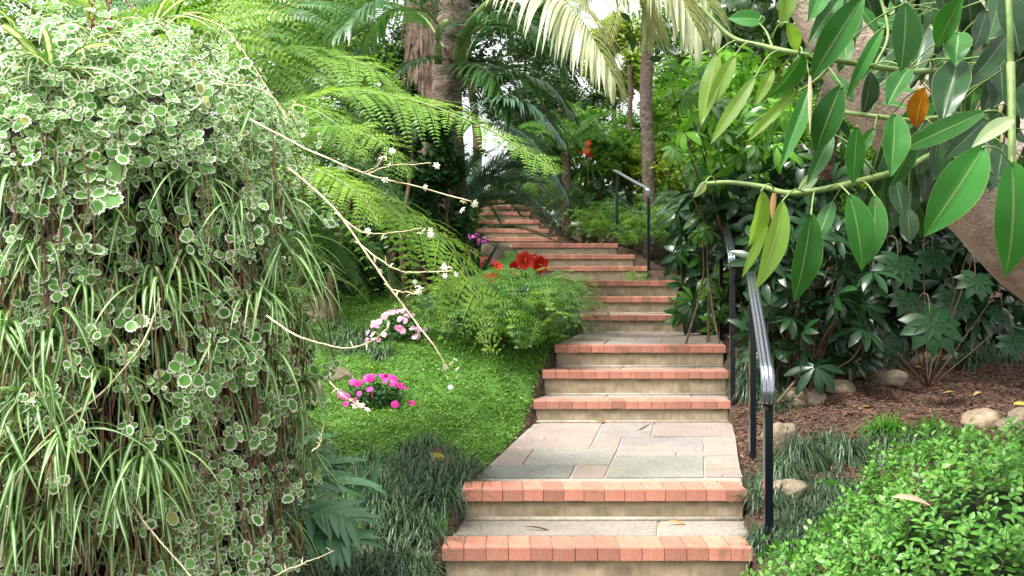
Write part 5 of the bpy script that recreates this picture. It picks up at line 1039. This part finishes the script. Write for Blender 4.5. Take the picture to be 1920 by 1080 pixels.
front = (sprt[:, 1] < KC[1] + .1) & (np.abs(sprt[:, 0] / sprt[:, 1] * F) < 940) & ((CZ - sprt[:, 2]) / sprt[:, 1] * F < 525); o_ = np.argsort(-(sprs / sprt[:, 1]) * (front * 1. + .0001)); big = o_[:299]; rs = o_[299:]
copies('leaf', [mesh('leaf', blt, bush_m)], sprR[big], sprt[big], sprs[big], t)
part('leaf_mass', rep(blt, sprR[rs], sprt[rs], sprs[rs], rng.uniform(0, 1, len(rs))), bush_m, t, kind='stuff'); part('twigs', join(tw), twig_m, t, kind='stuff')
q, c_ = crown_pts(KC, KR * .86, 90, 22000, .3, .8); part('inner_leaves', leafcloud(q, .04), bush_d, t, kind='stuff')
# ------------------------------------------------------------ rubber tree: leaning trunk, branches, big leaves
rub = [leafmat('rubber_leaf', [(.012, .10, .012), (.02, .15, .016), (.03, .2, .022)], .16, .3, .3, mid=(.2, .34, .1), under=(.06, .19, .035), veins=30.), leafmat('rubber_leaf_lime', [(.16, .32, .03), (.2, .38, .04)], .45, .3, .5, mid=(.42, .5, .15), veins=30.),
       leafmat('rubber_leaf_dark', [(.008, .045, .010), (.014, .07, .016)], .12, .24, .4, mid=(.13, .2, .08), under=(.04, .09, .03), veins=30.), leafmat('rubber_leaf_orange', [(.5, .2, .01)], .35, .35, .5, mid=(.7, .5, .1), tipc=(.28, .05, .02), tcol=(1.3, .9, .3)),
       leafmat('rubber_leaf_pale', [(.33, .45, .22)], .3, .35, .5, mid=(.5, .6, .3))]
t = thing('rubber_tree', gp(2030, 5.2), 'rubber tree with leaning tan trunk and big glossy oval leaves, upper right', 'tree')
b0 = np.array(gp(2330, 5.2)); rub_tree = t
part('trunk', tube(smooth_pts([b0 - [0, 0, .3], P(2180, 640, 5.1), P(1960, 430, 5.05), P(1800, 280, 5.0), P(1660, 150, 5.0), P(1575, 40, 5.0), P(1500, -90, 5.1), P(1440, -260, 5.2)], 70), np.interp(np.linspace(0, 1, 70), [0, .25, .45, .7, 1], [.42, .36, .31, .21, .14]) * (1 + .02 * np.sin(np.arange(70) * .7)), 28, .012, 4), figbark_m, t)
part('limb', tube(smooth_pts([P(1700, 190, 5.0), P(1800, 60, 4.9), P(1900, -60, 4.8), P(1980, -260, 4.8)], 20), np.linspace(.17, .1, 20), 16, .02, 9), figbark_m, t)
part('limb', tube(smooth_pts([P(1620, 100, 5.2), P(1560, 200, 5.5), P(1545, 330, 5.8)], 16), np.linspace(.12, .05, 16), 12, .05, 7), bark_m, t)
BR = [([(1310, 8, 2.25), (1370, 68, 2.2), (1430, 86, 2.15), (1500, 101, 2.1), (1590, 117, 2.15), (1700, 134, 2.3), (1800, 150, 2.8), (1790, 250, 4.8)], (.012, .006)), ([(1322, 344, 2.2), (1370, 342, 2.15), (1430, 350, 2.1), (1480, 362, 2.05), (1560, 352, 2.0), (1680, 322, 2.1), (1790, 290, 2.6), (1830, 360, 4.8)], (.010, .005)),
      ([(1565, 206, 2.3), (1610, 214, 2.2), (1700, 226, 2.2), (1800, 240, 2.6), (1830, 330, 4.8)], (.006, .005)), ([(1895, 120, 2.0), (1897, 200, 1.95), (1897, 300, 1.9), (1898, 320, 1.9)], (.009, .006)), ([(1895, 120, 2.0), (1893, 40, 2.0), (1886, -60, 2.05), (1870, -200, 2.2)], (.007, .006)),
      ([(1420, 40, 2.2), (1437, 60, 2.18), (1448, 88, 2.13)], (.002, .003)), ([(1560, 120, 2.2), (1530, 150, 2.3), (1440, 210, 2.4), (1380, 260, 2.5)], (.004, .002)), ([(1640, -40, 2.3), (1665, 60, 2.25), (1640, 125, 2.2)], (.004, .003)), ([(1800, -60, 2.6), (1790, 60, 2.5), (1760, 150, 2.5)], (.01, .008)), ([(1480, -60, 2.2), (1475, 20, 2.2), (1478, 48, 2.2)], (.006, .004))]
bp_ = []
for pts, (r0, r1) in BR:
    path = smooth_pts(PP(pts), 60); rr = np.linspace(r0 if r0 > r1 else r0, r1, 60); last = PP(pts)[-1]
    if pts[-1][2] > 4: rr = np.interp(np.linspace(0, 1, 60), [0, .6, .8, 1], [.0045, .007, .008, .02])
    part('branch', tube(path, rr, 8), petiole_m, t); bp_.append(path[:50])
bp_ = np.concatenate(bp_)
PR = lambda t: np.sin(np.pi * np.clip(t * .985 + .012, 0, 1) ** .93) ** .78 * (1 - .25 * t ** 6)
_rl = {}
def rleaf(asp, mi, v):
    key = (round(asp * 12) / 12, mi, v)
    if key not in _rl:
        r = np.random.default_rng(v * 7 + 1); _rl[key] = mesh('leaf', leafg(1, key[0], 14, 7, prof=PR, fold=[.18, .35, .1, .5][v], droop=[.25, .5, .1, .35][v], wave=[.0, .012, .02, .03][v], wn=2.2), rub[mi])
    return _rl[key]
pet = []
def rl(bx, by, tx, ty, wpx, D=2.05, mi=0, face=None, dz=None, lab=None):
    b = P(bx, by, D); Dt = D + (rng.normal(-.02, .05) if dz is None else dz); e = P(tx, ty, Dt); L = np.linalg.norm(e - b); W = wpx * D / F
    nh = np.array([rng.normal(0, .3), -1., rng.normal(.55, .25)]) if face is None else np.array(face, float)
    R = frames((e - b)[None], nh[None])[0]; v = int(rng.integers(0, 4)); o = obj('leaf', rleaf(min(W / L * 1.12, .62), mi, v), t, M4(R, b, L * 1.04), label=lab)
    j = np.argmin(np.linalg.norm(bp_ - b, axis=1)); q = bp_[j]; dd = np.linalg.norm(q - b)
    if dd < .35: pet.append(tube(smooth_pts([q, (q + b) / 2 + [0, 0, .015], b, b + (e - b) * .03], 8), .0019, 5))
    return o
LV = [(1619, -8, 1519, 142, 46, 1.9, 0), (1698, 5, 1700, 127, 68, 1.95, 0), (1804, -5, 1748, 92, 42, 2.1, 0), (1505, 100, 1453, 200, 50, 2.0, 0), (1578, 160, 1523, 285, 48, 1.95, 0), (1658, 50, 1588, 172, 24, 2.1, 0), (1346, 98, 1315, 227, 30, 2.1, 1), (1378, 104, 1334, 193, 26, 2.1, 1), (1417, 143, 1338, 258, 24, 2.1, 1),
      (1496, 168, 1403, 258, 18, 2.05, 1), (1519, 160, 1475, 295, 28, 2.0, 0), (1434, 38, 1369, 30, 32, 2.2, 0), (1482, -20, 1468, 44, 28, 2.15, 1), (1476, 42, 1500, 98, 26, 2.12, 1), (1577, -5, 1525, 64, 24, 2.1, 0), (1542, -30, 1532, 20, 30, 2.1, 0), (1677, 214, 1679, 318, 44, 1.95, 0), (1607, 237, 1600, 343, 28, 1.95, 0), (1716, 250, 1684, 348, 30, 2.05, 0),
      (1851, 208, 1687, 279, 40, 1.9, 0), (1845, 275, 1748, 432, 64, 1.8, 0), (1897, 302, 1916, 512, 78, 1.75, 0), (1733, 164, 1712, 240, 38, 2.05, 3), (1900, 222, 1840, 252, 26, 1.9, 4), (1797, 112, 1768, 212, 52, 2.2, 2), (1889, 65, 1839, 145, 32, 2.25, 2), (1874, 108, 1885, 180, 42, 2.3, 2), (1925, 105, 1900, 172, 44, 2.2, 2), (1880, -10, 1925, 85, 54, 2.2, 2), (1797, 62, 1793, 112, 44, 2.2, 0),
      (1702, 131, 1667, 180, 38, 2.1, 0), (1632, 135, 1631, 212, 38, 2.25, 2), (1650, 195, 1706, 195, 15, 2.2, 0), (1658, 168, 1722, 166, 20, 2.25, 0), (1588, 66, 1583, 118, 28, 2.2, 0), (1428, 357, 1417, 462, 36, 2.05, 1), (1440, 420, 1394, 516, 18, 2.1, 1), (1467, 377, 1452, 524, 44, 1.95, 1), (1521, 400, 1502, 566, 46, 1.9, 0), (1592, 364, 1636, 500, 58, 1.9, 0), (1640, 366, 1648, 480, 38, 1.95, 0),
      (1562, 377, 1530, 448, 22, 2.1, 0), (1679, 337, 1696, 400, 36, 2.15, 2), (1702, 390, 1707, 450, 32, 2.2, 2), (1756, 248, 1758, 332, 42, 2.2, 2), (1850, 222, 1782, 292, 38, 2.15, 2), (1882, 268, 1872, 332, 42, 2.1, 2), (1535, 332, 1492, 356, 42, 2.1, 4), (1322, 342, 1308, 364, 13, 2.15, 4), (1640, 240, 1600, 300, 22, 2.1, 0), (1560, 250, 1525, 330, 24, 2.1, 0), (1700, 60, 1640, 30, 30, 2.3, 0), (1760, 20, 1720, 70, 34, 2.3, 2),
      (1850, 20, 1830, 90, 36, 2.3, 2), (1600, 190, 1560, 130, 20, 2.3, 0), (1610, 10, 1650, 60, 26, 2.3, 0), (1720, 250, 1760, 215, 28, 2.3, 2), (1450, 130, 1420, 190, 22, 2.2, 1), (1850, 150, 1870, 205, 36, 2.25, 2), (1850, 330, 1880, 350, 24, 2.2, 2)]
for a in LV: rl(*a[:5], D=a[5], mi=a[6], lab={3: 'single orange dying leaf with a brown tip', 4: 'young pale leaf'}.get(a[6]))
for k in range(130):
    px = rng.uniform(1690, 1960) if k % 5 else rng.uniform(1560, 1750); py = rng.uniform(-60, 300 if px > 1740 else 130); D = rng.uniform(2.4, 3.3); a = rng.normal(math.pi / 2, .6); l = rng.uniform(150, 210) * 2.05 / D * .62
    rl(px, py, px + math.cos(a) * l, py + math.sin(a) * l, l * .42, D=D, mi=2 if k % 3 else 0, dz=rng.normal(0, .08))
for k in range(34):
    px = rng.uniform(1640, 1760); py = rng.uniform(230, 380); D = rng.uniform(2.6, 3.4); a = rng.normal(math.pi / 2, .3); l = rng.uniform(60, 95); rl(px, py, px + math.cos(a) * l, py + math.sin(a) * l, l * .4, D=D, mi=2, dz=0.)
part('petioles', join(pet), petiole_m, t, kind='stuff')
# unseen leaf canopy, added overhead to shade the mulch bed and the shrubs
q, _ = crown_pts(np.array([5.2, 8.6, 4.3]), (3.3, 3.2, .8), 90, 20000, .25, .2); rc = leafg(1, .4, 3, 3, fold=.2, droop=.3)
part('shade_canopy', rep(rc, frames(rdir(len(q)) + [0, 0, -.6], rdir(len(q), 1)), q, .2 * rng.uniform(.7, 1.2, len(q)), rng.uniform(0, 1, len(q))), rub[2], t, kind='stuff')
part('sheath', strips([P(1519, 142, 1.92)], [[0, 0, -1]], .12, .009, .1, 6, 3, fold=.4, sidehint=[[1, 0, 0]]), stalk_m, t, label='dry pinkish leaf sheath hanging straight down'); part('sheath', strips([P(1452, 362, 2.05)], [[-.1, 0, -1]], .06, .014, .1, 6, 3, fold=.4, sidehint=[[1, 0, 0]]), leafmat('dry_sheath', [(.62, .35, .16)], .3, .5), t, label='dry orange leaf sheath')
# ------------------------------------------------------------ fallen leaves and litter
dry = leafmat('dry_leaf', [(.42, .24, .07), (.5, .32, .1), (.3, .15, .05)], .2, .5, mid=(.5, .4, .2)); yel = leafmat('yellow_leaf', [(.68, .48, .08)], .25, .45, mid=(.7, .6, .3)); brn = leafmat('brown_leaf', [(.10, .05, .03), (.2, .1, .06)], .1, .6)
def fallen(p, d, L, W, m, label, nh=(0, -.2, 1), droop=.5, fold=.4, cat='fallen leaf'):
    o = part('fallen_leaf', leafg(L, W, 8, 3, fold=fold, droop=droop).moved(frames(np.array([d], float), np.array([nh], float))[0], (0, 0, 0)), m); o.location = tuple(float(v) for v in p); return tag(o, label, cat)
g5 = at(830, 880)
fallen(P(806, 850, g5[1] - .1), (.8, 0, -.45), .15, .06, yel, 'yellow fallen leaf on the mondo grass, left one of three', (-.3, -1, .6)); fallen(P(846, 884, g5[1] - .1), (.15, 0, .9), .1, .045, dry, 'tan upright fallen leaf on the mondo grass, right one of three', (.6, -1, .1)); fallen(P(822, 884, g5[1] - .12), (.9, 0, .35), .12, .05, dry, 'tan curled fallen leaf on the mondo grass, lower one of three', (0, -1, .7)); fallen(P(806, 842, g5[1]), (1, .1, -.05), .1, .03, brn, 'small brown leaf lying above the yellow fallen leaves', (0, -1, .8))
def onst(px, py, h): D = h * F / (py - HY); return ((px - HX) * D / F, D, CZ - h + .008)
fallen(onst(1118, 791, .955), (1, -.3, .1), .085, .025, dry, 'curled brown leaf at the foot of the third nosing', fold=.9); fallen(onst(1196, 809, .955), (1, .2, .05), .1, .018, brn, 'dark curled pod on the back of the landing', fold=1.2, droop=-.9); fallen(onst(982, 991, 1.109), (1, -.06, .02), .16, .012, brn, 'thin dark twig-like leaf on the lowest tread', fold=1.); fallen(onst(1250, 981, 1.109), (1, .02, .02), .11, .02, dry, 'pale dry leaf on the lowest tread', fold=.5)
fallen(onst(1345, 737, .79), (1, .1, .1), .12, .04, dry, 'dry leaf at the right end of the third tread, by the post', fold=.7); fallen(onst(1295, 683, .6), (1, -.1, .1), .14, .035, yel, 'pale curled leaf on the fourth tread', fold=.7, droop=1.)
for k, (px, py, m, L, lb) in enumerate([(1716, 700, yel, .13, 'bright yellow leaf on the mulch behind the rocks'), (1900, 772, yel, .26, 'long straw-coloured leaf lying on the rocks at the right edge')]): p = at(px, py); fallen(p + [0, 0, .05], (1, .2, -.05), L, L * .35, m, lb)
p = P(1672, 946, 2.5); fallen(p + np.array([0, 0, .02]), (1, .1, -.05), .13, .022, leafmat('pinkish_husk', [(.6, .42, .3)], .2, .5), 'pinkish dry husk caught on top of the clipped bush', (0, -.7, 1), fold=.6)
for k in range(26):
    px = rng.uniform(1420, 1900); py = rng.uniform(690, 790); p = at(px, py)
    if p[0] > xr(p[1]) + .15: fallen(p + [0, 0, .02], (math.cos(k * 2.4), math.sin(k * 2.4), .05), rng.uniform(.06, .1), .03, [dry, brn, brn][k % 3], 'small dry leaf scattered on the mulch').__setitem__('group', 'small dry leaves on the mulch')

# grit, bits of bark and leaf crumbs blown onto the treads, thickest against the risers and edges
lx = []; ly = []; lz = []
for i in range(0, 12):
    y, z, a, b = S[i]; y2, z2, a2, b2 = S[i + 1]; n = 34 if i != 2 else 120
    f = 1 - rng.uniform(0, 1, n) ** 2.2 * .95; u = rng.uniform(0, 1, n); e = rng.uniform(0, 1, n) < .4; u = np.where(e, np.where(rng.uniform(0, 1, n) < .5, u ** 3 * .2, 1 - u ** 3 * .2), u)
    yy = y + .02 + (y2 - y - .03) * f; L_ = a + (a2 - a) * f; R_ = b + (b2 - b) * f; lx += list(L_ + .02 + (R_ - L_ - .04) * u); ly += list(yy); lz += [z + .004] * n
lx, ly, lz = map(np.array, (lx, ly, lz)); n = len(lx)
tag(part('leaf_litter', rep(chip, frames(rdir(n) * [1, 1, .1], rdir(n, 4)), np.stack([lx, ly, lz], -1), np.stack([rng.uniform(.002, .006, n), rng.uniform(.005, .02, n), rng.uniform(.002, .004, n)], -1), rng.uniform(0, 1, n)), chip_m, kind='stuff', smooth=False), 'crumbs of bark and dead leaf scattered over the treads and landing', 'litter')
